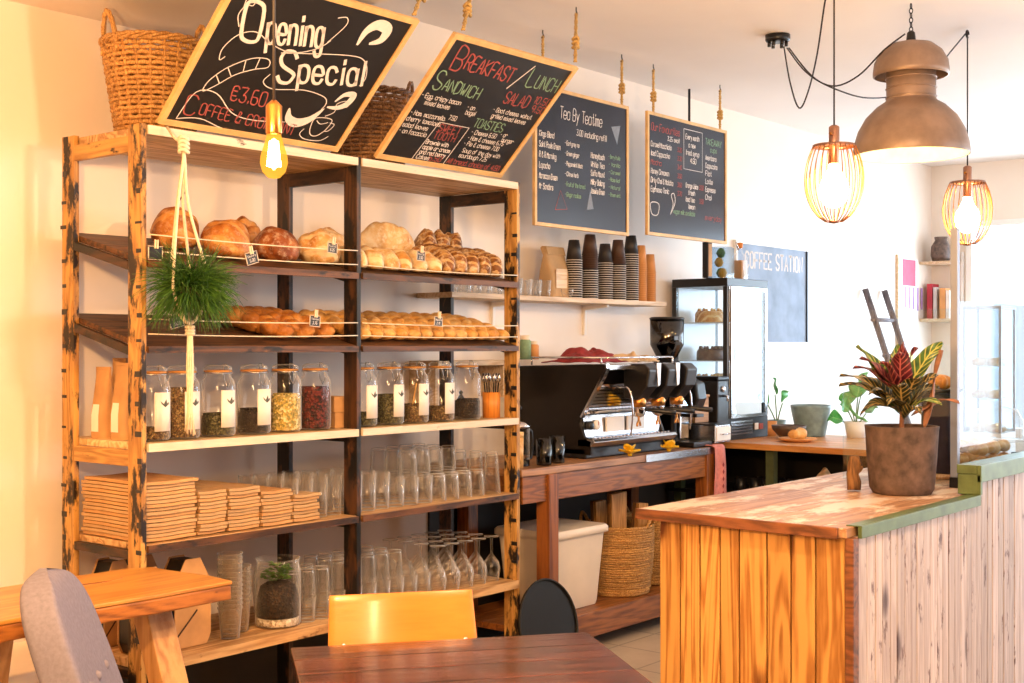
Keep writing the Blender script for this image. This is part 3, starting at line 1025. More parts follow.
for i in range(3):
    loaf('seeded_loaf', 'seeded loaf lying in the back row, ' + ('next to the white floury loaf', 'middle of the three', 'by the end post')[i], 'bread', 4.268 + i * .0885, 4.02, .13, .085, .15, M['seed'], 50 + i, 0, 'seeded loaves in the back row', scores=5)
loaf('round_loaf', 'pale loaf at the wall behind the middle post', 'bread', 3.68, 4.02, .15, .16, .11, M['boulel'], 44, 0, scores=3)
# lower bread shelf
for i in range(3):
    plait('baguette', 'brown twisted baguette lying askew, ' + ('beside the hanging plant', 'middle of three', 'beside the middle post')[i], 3.14 + i * .104, 3.875, .40, .08, .085, M['bagd'], 60 + i, R(14), 'three askew baguettes')
for i in range(13):
    plait('baguette', 'golden plaited baguette in the neat row on the lower bread shelf, pointing forward', 3.572 + i * .0728, 3.875, .42, .065, .07 + .004 * (i % 2), M['bag'], 70 + i, 0, 'baguettes in the neat row')


# ------------------------------------------------------------------ price signs on the strings
def price_sign(label, px, py, w, txt, y=3.638, tilt=0.0):
    x = XonY(px, y)
    z = Zat(x, y, py)
    t = thing('price_sign', label, 'sign', (x, y, z), (R(90), tilt, 0))
    h = w * .82
    obj('slate', MB().box(-w / 2 + .003, w / 2 - .003, -h / 2 + .003, h / 2 - .003, 0, .003), M['slate'], t)
    f = MB().box(-w / 2, w / 2, -h / 2, -h / 2 + .0016, 0, .0045).box(-w / 2, w / 2, h / 2 - .0016, h / 2, 0, .0045)
    f.box(-w / 2, -w / 2 + .0016, -h / 2 + .004, h / 2 - .004, 0, .0045).box(w / 2 - .0016, w / 2, -h / 2 + .004, h / 2 - .004, 0, .0045)
    obj('frame', f, M['chalk'], t)
    c = MB().prism([(-.007, h / 2 - .008), (-.0025, h / 2 - .008), (-.001, h / 2 + .02), (-.006, h / 2 + .022)], .0046, .010, 'Z')
    c.prism([(.0025, h / 2 - .008), (.007, h / 2 - .008), (.008, h / 2 + .022), (.003, h / 2 + .02)], .0046, .010, 'Z')
    obj('clothespin', c, M['string'], t)
    if txt:
        m = MB()
        write(m, txt[0], -w * .36, h * .1, h * .16, .0011, fit=w * .76)
        write(m, txt[1], -w * .24, -h * .3, h * .24, .0014, fit=w * .48)
        obj('lettering', m, M['chalk'], t, (0, 0, .0035))
    return t


price_sign('blank black price sign clipped beside the corner post', 155, 253, .056, None)
price_sign('tilted black price sign clipped below the tan crusty loaf', 251.5, 258, .054, ('Country', '5.00'), tilt=R(-16))
price_sign('black price sign clipped in front of the pale scored loaf', 332, 248, .05, ('Rustic', '5.25'), tilt=R(4))
price_sign('black price sign clipped in front of the pale rolls', 420.5, 256, .05, ('Rolls', '3.50'), tilt=R(3))
price_sign('black price sign half hidden under the hanging grassy plant', 176, 321, .056, ('Twist', '3.00'), tilt=R(-14))
price_sign('black price sign clipped over the askew baguettes', 314.5, 321, .052, ('Twisted', '3.75'), tilt=R(4))
price_sign('black price sign clipped over the neat baguette row', 438, 321.5, .05, ('Baguette', '2.75'), tilt=R(3))

# ------------------------------------------------------------------ clip-top jars
M['gasket'] = plain('orange rubber', '#b9803c', 0.5)


def jar_proto(name, label, r, h):
    t = thing(name, label, 'jar')
    pr = [(r * .9, .003), (r, .012), (r, h * .68), (r * .93, h * .75), (r * .76, h * .81), (r * .74, h * .87)]
    obj('glass_body', MB().lathe(pr, 28, cap0=True), M['glass'], t)
    obj('rubber_seal', MB().lathe([(r * .77, h * .872), (r * .82, h * .875), (r * .82, h * .895), (r * .77, h * .9)], 28), M['gasket'], t)
    obj('glass_lid', MB().lathe([(r * .8, h * .9), (r * .82, h * .915), (r * .8, h * .94), (r * .6, h * .965), (0.001, h * .97)], 28), M['glass'], t)
    w = MB()
    w.tube([(r * .85 * math.cos(2 * PI * i / 28), r * .85 * math.sin(2 * PI * i / 28), h * .86) for i in range(28)], .0018, 5, closed=True)
    w.tube([(r * .84, -.012, h * .86), (r * .9, -.012, h * .92), (r * .75, -.006, h * .975), (r * .75, .006, h * .975), (r * .9, .012, h * .92), (r * .84, .012, h * .86), (r * 1.02, .01, h * .74), (r * 1.05, 0, h * .66), (r * 1.02, -.01, h * .74), (r * .84, -.012, h * .86)], .0018, 5)
    obj('wire_clip', w, M['steel'], t, rot=(0, 0, R(20)))
    return t


def jar_label(t, r, h, a=R(-84)):
    b = MB()
    hw = .036 / r
    z0, z1 = h * .13, h * .63
    b.grid(lambda u, v: ((r + .0012) * math.cos(a + (u - .5) * 2 * hw), (r + .0012) * math.sin(a + (u - .5) * 2 * hw), z0 + (z1 - z0) * v), 10, 1)
    o = obj('paper_label', b, M['paper'], t, solid=.0006)
    k = MB()
    c = z0 + (z1 - z0) * .66

    def on(du, dz):
        aa = a + .05 + du / r
        return ((r + .0022) * math.cos(aa), (r + .0022) * math.sin(aa), c + dz)
    for du, dz, w in ((-.019, .016, .007), (.004, .022, .007), (.019, .012, .006)):
        k.add([on(0, -.006), on(du * .4 - w, dz * .35), on(du, dz), on(du * .6 + w, dz * .3)], [(0, 1, 2, 3)])
    obj('leaf_emblem', k, M['ink'], o)


JR, JH = .0615, .265
M['tea1'] = cells('brown tea', ['#4b3320', '#6e5233', '#8d7548', '#5c4a2c'], 170)
M['tea2'] = cells('green tea', ['#3d3b22', '#575430', '#6f6a45', '#2e2a1a'], 170)
M['tea3'] = cells('chamomile flowers', ['#d9c06a', '#bfa550', '#a99656', '#ead9a0', '#8f8648'], 120)
M['tea4'] = cells('hibiscus petals', ['#3a1014', '#5e1a1c', '#240a0c', '#6d2a20'], 120)
M['tea5'] = cells('black tea', ['#17110e', '#2a1f19', '#382a20'], 150)
jy = 3.745
jars = [(152, 'tea1', .16, 1, 'labelled jar half hidden behind the corner post'), (182, 'tea1', .86, 1, 'labelled jar of brown tea behind the macrame tail'),
        (218, 'tea2', .36, 1, 'labelled jar a third full of dark green tea, third from the corner post'), (254, 'tea5', .42, 1, 'labelled jar of dark tea beside the yellow flower jar'),
        (285, 'tea3', .68, 0, 'unlabelled jar full of yellow dried flowers'), (315, 'tea4', .80, 0, 'unlabelled jar full of dark red petals'),
        (362, 'tea2', .22, 1, 'labelled jar partly hidden by the middle post'), (389, 'tea2', .58, 1, 'labelled jar over half full of green tea, second from the middle post'),
        (414, 'tea1', .34, 1, 'labelled jar with a scoop inside, third from the middle post'), (440, 'tea1', .26, 1, 'labelled jar beside the black tea jar'),
        (467, 'tea5', .40, 0, 'unlabelled jar of black tea beside the orange utensil pot')]
ft = ('brown tea leaves in the jar behind the corner post', 'brown tea leaves filling the jar behind the macrame tail', 'dark green tea leaves in the third jar', 'dark tea leaves in the jar beside the yellow flowers',
      'yellow dried flowers filling an unlabelled jar', 'dark red petals filling an unlabelled jar', 'green tea leaves in the jar by the middle post', 'green tea leaves in the jar second from the middle post',
      'brown tea leaves around the scoop', 'brown tea leaves in the jar beside the black tea', 'black tea leaves in the unlabelled jar')
for i, (px, mt, fill, lab, lb) in enumerate(jars):
    x = XonY(px, jy)
    t = jar_proto('clip_top_jar', 'clip-top glass ' + lb, JR, JH)
    t['group'] = 'clip-top jars on the middle shelf'
    t.location = (x, jy, 1.171)
    if lab:
        jar_label(t, JR, JH)
    random.seed(100 + i)
    top = .006 + fill * JH * .72
    n = 26
    pr = [(.001, .0065)] + [(JR - .0035, .0075)] + [(JR - .003, .014 + (top - .014) * k / 4) for k in range(5)] + [(JR * .6, top + .008), (.001, top + .010)]
    b = MB().lathe(pr, n)
    for _ in range(70):
        a, rr = random.uniform(0, 2 * PI), (JR - .012) * math.sqrt(random.random())
        b.box(*[v for c, s in ((rr * math.cos(a), .004), (rr * math.sin(a), .004), (top + .006, .004)) for v in (c - s, c + s)])
    tag(obj('loose_tea', b, M[mt], None, (x, jy, 1.171)), ft[i], 'tea', kind='stuff')
    if 'scoop' in lb:
        s = thing('tea_scoop', 'thin wooden scoop leaning inside the third jar past the middle post', 'scoop', (x - .02, jy - .01, 1.171 + top), (0, R(14), 0))
        obj('handle', MB().tube([(0, 0, -.02), (0, 0, .10)], .0035, 6), M['pine'], s)
        obj('scoop_bowl', MB().lathe([(.001, -.035), (.009, -.03), (.011, -.02), (.004, -.012)], 10), M['pine'], s)

# kraft pouches behind the corner post
for i, (y, x, h) in enumerate(((3.88, 2.60, .255), (3.985, 2.59, .24), (4.05, 2.70, .27))):
    t = thing('coffee_pouch', 'upright kraft coffee pouch on the jar shelf, ' + ('beside the first jar', 'against the wall at the open end', 'tallest, in the back corner')[i], 'pouch', (x, y, 1.171), group='kraft pouches on the jar shelf')

    def pf(u, v, h=h):
        a = 2 * PI * u
        k = 1 - .8 * max(0, v - .35) / .65
        return (.034 * k * math.copysign(abs(math.cos(a)) ** .7, math.cos(a)), .045 * math.copysign(abs(math.sin(a)) ** .5, math.sin(a)) * (1 - .1 * v), h * v)
    obj('bag', MB().grid(pf, 24, 10, True, True), M['kraft'], t)
    obj('top_seal', MB().box(-.004, .004, -.042, .042, h - .03, h + .012), M['kraft'], t)
    obj('paper_label', MB().add([(-.0353, -.02, h * .1), (-.0353, .022, h * .1), (-.0353, .022, h * .34), (-.029, .02, h * .5), (-.029, -.016, h * .5), (-.0353, -.02, h * .34)], [(0, 1, 2, 5), (5, 2, 3, 4)]), M['paper'], t, solid=.001)
for i in range(4):
    t = tag(obj('paper_packet', MB().box(-.032, .032, -.03, .03, 0, .062).box(-.026, .026, -.0312, -.0302, .012, .05), M['kraft'], None, (XonY(337, 3.76) - (.005 if i % 2 else 0), 3.765 + .07 * (i // 2), 1.171 + .0635 * (i % 2)), bevel=.003),
            'small square kraft packet beside the dark red petals jar, ' + ('lower front', 'upper front', 'lower back', 'upper back')[i], 'packet', 'small kraft packets')
# utensil pot
px0 = XonY(493, 3.74)
t = thing('utensil_pot', 'orange wooden pot holding dark spoons beside the end post', 'pot', (px0, 3.75, 1.171))
M['orangewood'] = wood('orange beech', '#e8963c', '#c9752a', 'Z', 8, .1, .45)
pb = MB().lathe([(.040, 0), (.041, .115), (.037, .115), (.036, .01), (.001, .01)], 24, cap0=True)
obj('body', pb, M['orangewood'], t)
for i in range(6):
    a = i * 1.05
    s = thing('teaspoon', 'dark handled teaspoon standing in the orange pot', 'spoon', (px0 + .02 * math.cos(a), 3.75 + .02 * math.sin(a), 1.183), (R(-5) * math.sin(a), R(5) * math.cos(a), 0), 'teaspoons in the orange pot')
    obj('handle', MB().tube([(0, 0, 0), (0, 0, .15)], .003, 6), M['blackmetal'], s)
    obj('spoon_bowl', MB().lathe([(.001, .145), (.009, .155), (.011, .17), (.006, .187), (.001, .19)], 10), M['steel'], s)
tag(obj('pepper_mill', MB().lathe([(.014, 0), (.017, .01), (.012, .05), (.015, .085), (.006, .1), (.011, .11), (.001, .12)], 16, cap0=True), M['black'], None, (4.455, 3.95, 1.1705)), 'small dark pepper mill behind the orange utensil pot', 'mill')

# ------------------------------------------------------------------ flat kraft bag stacks
zb = .8305


def paper_mb(w, d, th, seed):
    r = random.Random(seed)
    ph = 1.7 + .12 * (seed % 3)
    b = MB()
    nx, ny = 8, 6
    top = lambda u, v: (w * u, d * v, th + .0012 * math.sin(7 * u + ph) + .0009 * math.sin(9 * v + ph))
    bot = lambda u, v: (w * u, d * v, .0012 * math.sin(7 * u + ph) + .0009 * math.sin(9 * v + ph))
    b.grid(top, nx, ny, False).grid(bot, nx, ny, False)
    for (f, n) in ((lambda u: (u, 0), nx), (lambda u: (u, 1), nx), (lambda u: (0, u), ny), (lambda u: (1, u), ny)):
        b.grid(lambda u, v, f=f: tuple(bot(*f(u))[k] * (1 - v) + top(*f(u))[k] * v for k in range(3)), n, 1, False)
    return b


xs = [2.540, XonY(195, 3.70), XonY(225, 3.70), XonY(258, 3.70), XonY(290, 3.70), XonY(318, 3.70)]
hs = (.205, .165, .155, .14, .105)
wh = ('tall stack beside the corner post', 'second stack from the corner post', 'middle stack', 'fourth stack from the corner post', 'lowest stack beside the tumblers')
for i in range(5):
    w = xs[i + 1] - xs[i] - .008
    protos = []
    n = int(hs[i] / .0128)
    for k in range(3):
        protos.append(None)
    for k in range(n):
        random.seed(i * 40 + k)
        lab = 'flat folded kraft paper bag in the ' + wh[i]
        loc = (max(2.5365, xs[i] + random.uniform(-.004, .004)), 3.668 + random.uniform(0, .018), zb + .0128 * k + .0032)
        if protos[k % 3] is None:
            protos[k % 3] = tag(obj('paper_bag', paper_mb(w - .004, .36, .0104, k), M['kraftlight'] if k % 3 else M['kraft'], None, loc), lab, 'bag', 'paper bags, ' + wh[i])
        else:
            dup(protos[k % 3], loc, (0, 0, random.uniform(-.02, .02)))

# ------------------------------------------------------------------ drinking glasses
def tumbler(name, label, group, r0, r1, h, flip=False):
    t = .0022
    pr = [(.001, .0), (r0 * .9, .0), (r0, .004), (r1, h), (r1 - t, h), (r0 - t, .012), (.001, .012)]
    if flip:
        pr = [(r, h - z) for r, z in pr]
    return tag(obj(name, MB().lathe(pr, 20), M['glass'], None), label, 'glass', group)


def wine(name, label, group, r, h, flip=True):
    pr = [(.001, .003), (r * .85, .0), (r * .85, .003), (.006, .008), (.0045, h * .4), (.012, h * .44), (r * .85, h * .58), (r, h * .72), (r * .82, h), (r * .82 - .002, h), (r - .002, h * .72), (r * .8, h * .59), (.001, h * .46)]
    if flip:
        pr = [(a, h - z) for a, z in pr]
    return tag(obj(name, MB().lathe(pr, 20), M['glass'], None), label, 'glass', group)


def place(proto, spots):
    for i, s in enumerate(spots):
        if i == 0:
            proto.location = s
        else:
            dup(proto, s)


zg = .8315
p = tumbler('tumbler_glass', 'tall clear tumbler beside the lowest paper bag stack', 'tall tumblers beside the paper bags', .030, .034, .155)
place(p, [(3.235 + .075 * i, 3.74 + .085 * j, zg) for j in range(4) for i in range(4) if not (j < 1 and i > 9)])
p = tumbler('tumbler_glass', 'tall clear tumbler just past the middle post on the bag level shelf', 'tall tumblers past the middle post', .031, .036, .15)
place(p, [(3.56 + .078 * i, 3.73 + .085 * j, zg) for j in range(4) for i in range(3)])
p = tumbler('tumbler_glass', 'wide clear tumbler standing mid row on the bag level shelf', 'wide tumblers on the bag level shelf', .037, .041, .115)
place(p, [(3.80 + .086 * i, 3.735 + .09 * j, zg) for j in range(4) for i in range(3)])
p2 = tumbler('tumbler_glass', 'upturned clear tumbler stacked on top of the wide tumblers', 'upturned tumblers stacked on the wide ones', .034, .039, .10, True)
place(p2, [(3.972 + .0 * i, 3.825 + .09 * j, zg + .1165) for j in range(3) for i in range(1)])
p = tumbler('tumbler_glass', 'upturned clear tumbler near the end post on the bag level shelf', 'upturned tumblers near the end post', .033, .039, .115, True)
place(p, [(4.06 + .084 * i, 3.735 + .09 * j, zg) for j in range(4) for i in range(4)])
p2 = tumbler('tumbler_glass', 'upturned clear tumbler in the second layer near the end post', 'second layer tumblers near the end post', .030, .036, .105, True)
place(p2, [(4.06 + .084 * i, 3.825 + .09 * j, zg + .1165) for j in range(3) for i in range(3)])
p = tumbler('tumbler_glass', 'tall flared glass standing at the end post above the lowest shelf', 'tall flared glasses at the end post', .028, .042, .185, True)
place(p, [(4.42, 3.735 + .095 * j, zg) for j in range(3)])
zl = .4365
p = tumbler('tumbler_glass', 'short clear glass beside the terrarium jar on the lowest shelf', 'short glasses beside the terrarium jar', .032, .037, .095)
place(p, [(3.234 + .077 * i, 3.73 + .088 * j, zl) for j in range(4) for i in range(4) if i])
p = tumbler('tumbler_glass', 'upturned short glass in the second layer beside the terrarium jar', 'second layer glasses beside the terrarium jar', .030, .035, .085, True)
place(p, [(3.311 + .077 * i, 3.73 + .088 * j, zl + .0965) for j in range(1, 4) for i in range(3)])
p = tumbler('tumbler_glass', 'short clear glass in the crowd on the lowest shelf past the middle post', 'crowd of short glasses past the middle post', .031, .036, .10)
place(p, [(3.56 + .08 * i, 3.73 + .085 * j, zl) for j in range(4) for i in range(6)])
p = tumbler('tumbler_glass', 'short clear glass stacked as second layer past the middle post', 'second layer of short glasses past the middle post', .029, .034, .095, True)
place(p, [(3.56 + .08 * i, 3.73 + .085 * j, zl + .1015) for j in range(1, 4) for i in range(5)])
p = wine('wine_glass', 'upturned stemmed wine glass near the end post on the lowest shelf', 'upturned wine glasses on the lowest shelf', .040, .20)
place(p, [(4.06 + .09 * i, 3.735 + .095 * j, zl) for j in range(4) for i in range(5)])

# ------------------------------------------------------------------ lowest shelf: food boxes, cups, terrarium jar
def food_box(label, x, y, w, h, d, rz=0):
    t = thing('takeaway_box', label, 'box', (x, y, zl), (0, 0, rz), 'kraft takeaway boxes on the lowest shelf')
    front = [(-w * .38, 0), (w * .38, 0), (w * .5, h * .12), (w * .5, h * .72), (w * .2, h), (-w * .2, h), (-w * .5, h * .72), (-w * .5, h * .12)]
    obj('front_panel', MB().prism(front, -d / 2, -d / 2 + .006, 'Y'), M['kraft'], t, bevel=.002)
    obj('back_panel', MB().prism(front, d / 2 - .006, d / 2, 'Y'), M['kraft'], t, bevel=.002)
    s = [(a * .93, b * .97 + .003) for a, b in front]
    obj('body', MB().prism(s, -d / 2 + .0065, d / 2 - .0065, 'Y'), M['black'], t)
    obj('fold_flap', MB().add([(-w * .46, -d / 2 - .001, h * .14), (w * .1, -d / 2 - .001, h * .42), (w * .12, -d / 2 - .001, h * .40), (-w * .44, -d / 2 - .001, h * .12)], [(0, 1, 2, 3)]), M['raildark'], t, solid=.0006)


food_box('kraft takeaway box with folded top beside the plastic cups', XonY(195, 3.72), 3.78, .155, .31, .10)
food_box('kraft takeaway box behind the end of the wooden table', XonY(152, 3.72) + .008, 3.79, .13, .30, .10)
food_box('kraft takeaway box in the back row by the corner post', 2.625, 3.995, .13, .30, .09, R(6))
food_box('kraft takeaway box in the back row behind the other two', 2.76, 4.02, .13, .30, .09, R(-4))


def pcup(label, group, r0, r1, h):
    pr = [(r0, 0), (r1, h), (r1 + .003, h + .002), (r1 + .003, h - .003), (r1 - .001, h - .002), (r0 - .001, .002)]
    return tag(obj('plastic_cup', MB().lathe(pr, 22, cap0=True), M['plastic'], None), label, 'cup', group)


p = pcup('clear plastic cup in the tall nested stack beside the kraft boxes', 'tall stack of clear plastic cups', .034, .043, .11)
xx = XonY(231, 3.73)
place(p, [(xx, 3.735, zl + .0165 * k) for k in range(13)])
p = pcup('clear plastic cup in the shorter nested stack beside the terrarium jar', 'short stack of clear plastic cups', .034, .043, .11)
place(p, [(xx + .092, 3.80, zl + .0165 * k) for k in range(9)])
tx, ty = XonY(280, 3.76) - .006, 3.765
t = thing('terrarium_jar', 'open glass jar layered with dark soil, pebbles and a small green plant', 'jar', (tx, ty, zl))
obj('glass_body', MB().lathe([(.082, .004), (.086, .012), (.086, .20), (.078, .235), (.084, .255), (.082, .255), (.076, .235), (.084, .20)], 30, cap0=True), M['glass'], t)
M['soil'] = cells('dark soil', ['#1b120c', '#2c1d13', '#3d2a1b', '#120c08'], 120)
M['pebble'] = cells('white pebbles', ['#e8ddcc', '#cfc0aa', '#a8977f', '#f3ecdf'], 110)
tag(obj('pebbles', MB().lathe([(.001, .0065), (.08, .0065), (.081, .034), (.001, .036)], 26), M['pebble'], None, (tx, ty, zl)), 'white pebbles at the bottom of the terrarium jar', 'pebbles', kind='stuff')
tag(obj('potting_soil', MB().lathe([(.001, .037), (.081, .0365), (.08, .10), (.066, .15), (.04, .165), (.001, .17)], 26), M['soil'], None, (tx, ty, zl)), 'dark soil packed in the terrarium jar', 'soil', kind='stuff')
M['green'] = plain('green leaves', '#4f7f35', 0.45, 0, .3, 40)
random.seed(9)
b = MB()
for i in range(80):
    a, r_ = random.uniform(0, 6.28), random.uniform(.0, .045)
    x, y, z = r_ * math.cos(a), r_ * math.sin(a), random.uniform(.172, .225)
    dx, dy = .022 * math.cos(a + .8), .022 * math.sin(a + .8)
    b.add([(x, y, z), (x + dx - dy * .4, y + dy + dx * .4, z + .01), (x + dx * 1.7, y + dy * 1.7, z + .004), (x + dx + dy * .4, y + dy - dx * .4, z + .01)], [(0, 1, 2, 3)])
tag(obj('moss_plant', b, M['green'], None, (tx, ty, zl)), 'small green plant growing in the terrarium jar', 'plant')

# ------------------------------------------------------------------ hanging plant in macrame
HPX, HPY, HPZ = XonY(190, 3.53), 3.53, 1.60
t = thing('hanging_planter', 'grassy green plant in a macrame hanger at the front of the shelf unit', 'plant', (HPX, HPY, HPZ))
M['potclay'] = plain('dark clay pot', '#3a302a', .6)
obj('pot', MB().lathe([(.001, .02), (.035, .02), (.058, .045), (.062, .09), (.058, .09), (.052, .05), (.001, .04)], 28), M['potclay'], t)
c = MB()
topz = 2.245 - HPZ
kx, ky = -.028, .118
for (a, b_) in ((-.07, -.02), (.05, -.02), (-.03, .06), (.04, .06)):
    c.tube(smooth_pts([(kx, .088, topz - .012), (kx, .05, topz - .05), (kx * .9, .0, topz - .10), (kx + a * .35, b_ * .3, topz - .28), (a * 1.15, b_, .13), (a * 1.1, b_ * 1.2, .06), (a * .4, b_ * .4, -.012), (0, 0, -.03)], 5), .0052, 6)
obj('macrame_cord', c, M['string'], t)
k = MB()
for j in range(4):
    k.tube([(kx + .016 * math.cos(a), -.004 + .012 * math.sin(a), topz - .06 - .014 * j + .005 * math.sin(2 * a)) for a in [2 * PI * i / 10 for i in range(10)]], .0065, 6, closed=True)
for j in range(3):
    k.tube([(.012 * math.cos(a), .012 * math.sin(a), -.04 - .011 * j) for a in [2 * PI * i / 10 for i in range(10)]], .006, 6, closed=True)
obj('knot', k, M['string'], t)
random.seed(12)
tl = MB()
for j in range(9):
    a = j * .7
    tl.tube([(.006 * math.cos(a), .006 * math.sin(a), -.04), (.010 * math.cos(a), .010 * math.sin(a), -.17), (.007 * math.cos(a + .5), .007 * math.sin(a + .5), -.32), (.016 * math.cos(a), .016 * math.sin(a), -.385 - random.uniform(0, .02))], .0032, 5)
obj('tassel', tl, M['string'], t)
g = [MB(), MB()]
for i in range(1500):
    a = random.uniform(0, 2 * PI)
    L = random.uniform(.10, .165)
    e = random.uniform(-.9, 1.35)
    r0 = random.uniform(.0, .06)
    p0 = Vector((r0 * math.cos(a), r0 * math.sin(a), .085 + .02 * math.sin(e)))
    d = Vector((math.cos(a) * math.cos(e), math.sin(a) * math.cos(e), math.sin(e) * .9))
    pts = [p0]
    for s in range(5):
        pts.append(pts[-1] + d * L / 5)
        d = (d + Vector((random.uniform(-.3, .3), random.uniform(-.3, .3), -.22 + random.uniform(-.2, .2)))).normalized()
    if max(p.y for p in pts) > .10:
        continue
    g[i % 2].tube(pts, [.0018, .0018, .0016, .0014, .001, .0005], 3, False)
M['grass1'] = plain('grass blades', '#4c7a2a', 0.5, 0, .3, 30)
M['grass2'] = plain('dark grass blades', '#2c5a22', 0.5, 0, .3, 30)
obj('foliage', g[0], M['grass1'], t)
obj('dark_foliage', g[1], M['grass2'], t)

# ------------------------------------------------------------------ long work table
TX0, TX1, TZ = 4.535, 6.36, .93
M['tabletop'] = wood('work table top', '#b98a62', '#7a5236', 'X', 7, .08, .4, wear='#d8c3ae', wear_amt=.6)
M['redwood'] = wood('reddish table wood', '#a0632f', '#6b3d1c', 'X', 8, .1, .42)
M['redwoodZ'] = wood('reddish leg wood', '#a0602c', '#6b391a', 'Z', 8, .1, .42)
t = thing('work_table', 'long reddish wooden work table carrying the espresso machine', 'table', (TX0, 3.65, 0))
TL = TX1 - TX0
b = MB()
for j in range(5):
    b.box(0, TL, .118 * j + .0005, .118 * (j + 1) - .0005, TZ - .034, TZ)
obj('table_top', b, M['tabletop'], t, bevel=.003)
obj('steel_edge_strip', MB().box(1.02, TL - .02, -.004, -.0005, TZ - .036, TZ + .001), M['steel'], t)
AX = .20
obj('front_apron', MB().box(.02, TL - .1, .012, .036, TZ - .16, TZ - .035), M['redwood'], t, bevel=.003)
obj('back_apron', MB().box(.02, TL - .1, .54, .564, TZ - .16, TZ - .035), M['redwood'], t, bevel=.003)
obj('end_apron', MB().box(.02, .044, .037, .539, TZ - .16, TZ - .035), M['redwood'], t, bevel=.003)
for x in (AX, TL - .19):
    for y in (.0, .50):
        obj('leg', MB().box(x, x + .075, y + .0005 if y else -.002, y + .075, 0, TZ - .0345), M['redwoodZ'], t, bevel=.004)
b = MB()
for j in range(4):
    b.box(.05, TL - .06, .02 + .13 * j, .147 + .13 * j, .165, .195)
obj('lower_shelf', b, M['redwood'], t, bevel=.002)
obj('lower_apron', MB().box(.05, TL - .06, -.004, .0195, .075, .195), M['redwood'], t, bevel=.003)

# storage below
M['binw'] = plain('cream bin plastic', '#eee3d6', .4, 0, .03)
bx0, bx1 = XonY(524, 3.85), XonY(594, 3.70)
t = thing('storage_bin', 'cream white plastic bin with lid under the work table', 'bin', (5.09, 3.905, .197))


def rrect(w, d, r, z, n=5):
    out = []
    for cx, cy, a0 in ((w - r, d - r, 0), (-w + r, d - r, 90), (-w + r, -d + r, 180), (w - r, -d + r, 270)):
        for k in range(n + 1):
            a = R(a0 + 90 * k / n)
            out.append((cx + r * math.cos(a), cy + r * math.sin(a), z))
    return out


def loft(mb, rings, cap0=True, cap1=True, smooth=True):
    n = len(rings[0])
    vs = [p for r_ in rings for p in r_]
    fs = []
    for j in range(len(rings) - 1):
        for i in range(n):
            fs.append((j * n + i, j * n + (i + 1) % n, (j + 1) * n + (i + 1) % n, (j + 1) * n + i))
    mb.add(vs, fs, smooth)
    if cap0:
        mb.add(rings[0], [tuple(range(n))[::-1]])
    if cap1:
        mb.add(rings[-1], [tuple(range(n))])
    return mb


obj('body', loft(MB(), [rrect(.185, .15, .03, 0), rrect(.19, .155, .03, .02), rrect(.215, .18, .03, .36)]), M['binw'], t)
obj('lid', loft(MB(), [rrect(.225, .19, .03, .361), rrect(.232, .197, .03, .365), rrect(.232, .197, .03, .39), rrect(.222, .187, .03, .402)]), M['binw'], t)


def seagrass_basket(label, loc, r0, r1, h, seed):
    random.seed(seed)
    t = thing('seagrass_basket', label, 'basket', loc)
    b = MB()
    rows = 30
    for j in range(rows):
        z = .008 + (h - .016) * j / (rows - 1)
        rr = r0 + (r1 - r0) * math.sin(z / h * PI * .62)
        b.tube([((rr + random.uniform(-.003, .003)) * math.cos(2 * PI * i / 40), (rr + random.uniform(-.003, .003)) * math.sin(2 * PI * i / 40), z + random.uniform(-.002, .002)) for i in range(40)], .0085, 5, closed=True)
    obj('weave', b, M['seagrass'], t)
    obj('bottom', MB().cyl((0, 0, .0), r0, .01, 30), M['seagrass'], t)
    rt = r0 + (r1 - r0) * math.sin(PI * .62)
    for a0 in (R(110), R(290)):
        hb = MB()
        hb.tube([((rt + .004) * math.cos(a0 + (k / 10 - .5) * .8), (rt + .004) * math.sin(a0 + (k / 10 - .5) * .8), h - .01 + .06 * math.sin(PI * k / 10)) for k in range(11)], .009, 6)
        obj('handle', hb, M['seagrass'], t)
    return t


seagrass_basket('round seagrass basket of firewood under the work table', (5.60, 3.86, .197), .165, .19, .36, 1)
seagrass_basket('second seagrass basket mostly hidden by the counter corner', (6.005, 3.87, .197), .162, .19, .36, 2)
M['bark'] = wood('split log bark', '#8a6238', '#4f341d', 'Z', 14, .15, .8)
M['split'] = wood('split log face', '#cf9a58', '#a06c34', 'Z', 12, .1, .6)
random.seed(4)
for i, (dx, dy, rx, ry, L, w) in enumerate(((-.065, -.03, 2, -3, .52, .07), (.055, .045, -2, 3, .47, .05), (.065, -.055, 2, 5, .45, .045), (-.03, .085, -2, -2, .46, .05))):
    t = thing('firewood_log', 'split firewood log standing in the seagrass basket, ' + ('thickest one with flat pale face', 'thinner one at the back', 'slanting one at the basket edge', 'one by the wall')[i], 'log', (5.60 + dx, 3.86 + dy, .212), (R(rx), R(ry), 0), 'firewood in the seagrass basket')
    obj('split_face', MB().prism([(-w, -.03), (w, -.03), (w * .7, .0), (-w * .7, .0)], 0, L, 'Z'), M['split'], t, bevel=.004)
    obj('bark', MB().prism([(-w * .7, .0005), (w * .7, .0005), (w * .45, .028), (0, .036), (-w * .45, .028)], 0, L, 'Z'), M['bark'], t, bevel=.004)
t = thing('round_tray', 'round black tray leaning against the work table leg', 'tray', (4.62, 3.52, .021), (R(-12), 0, 0))
obj('disc', MB().prism([(.205 * math.cos(2 * PI * i / 48), .205 + .205 * math.sin(2 * PI * i / 48)) for i in range(48)], 0, .012, 'Y'), M['blackmatte'], t, bevel=.003)
obj('rim', MB().tube([(.207 * math.cos(2 * PI * i / 48), -.004, .205 + .207 * math.sin(2 * PI * i / 48)) for i in range(48)], .006, 6, closed=True), M['blackmatte'], t)

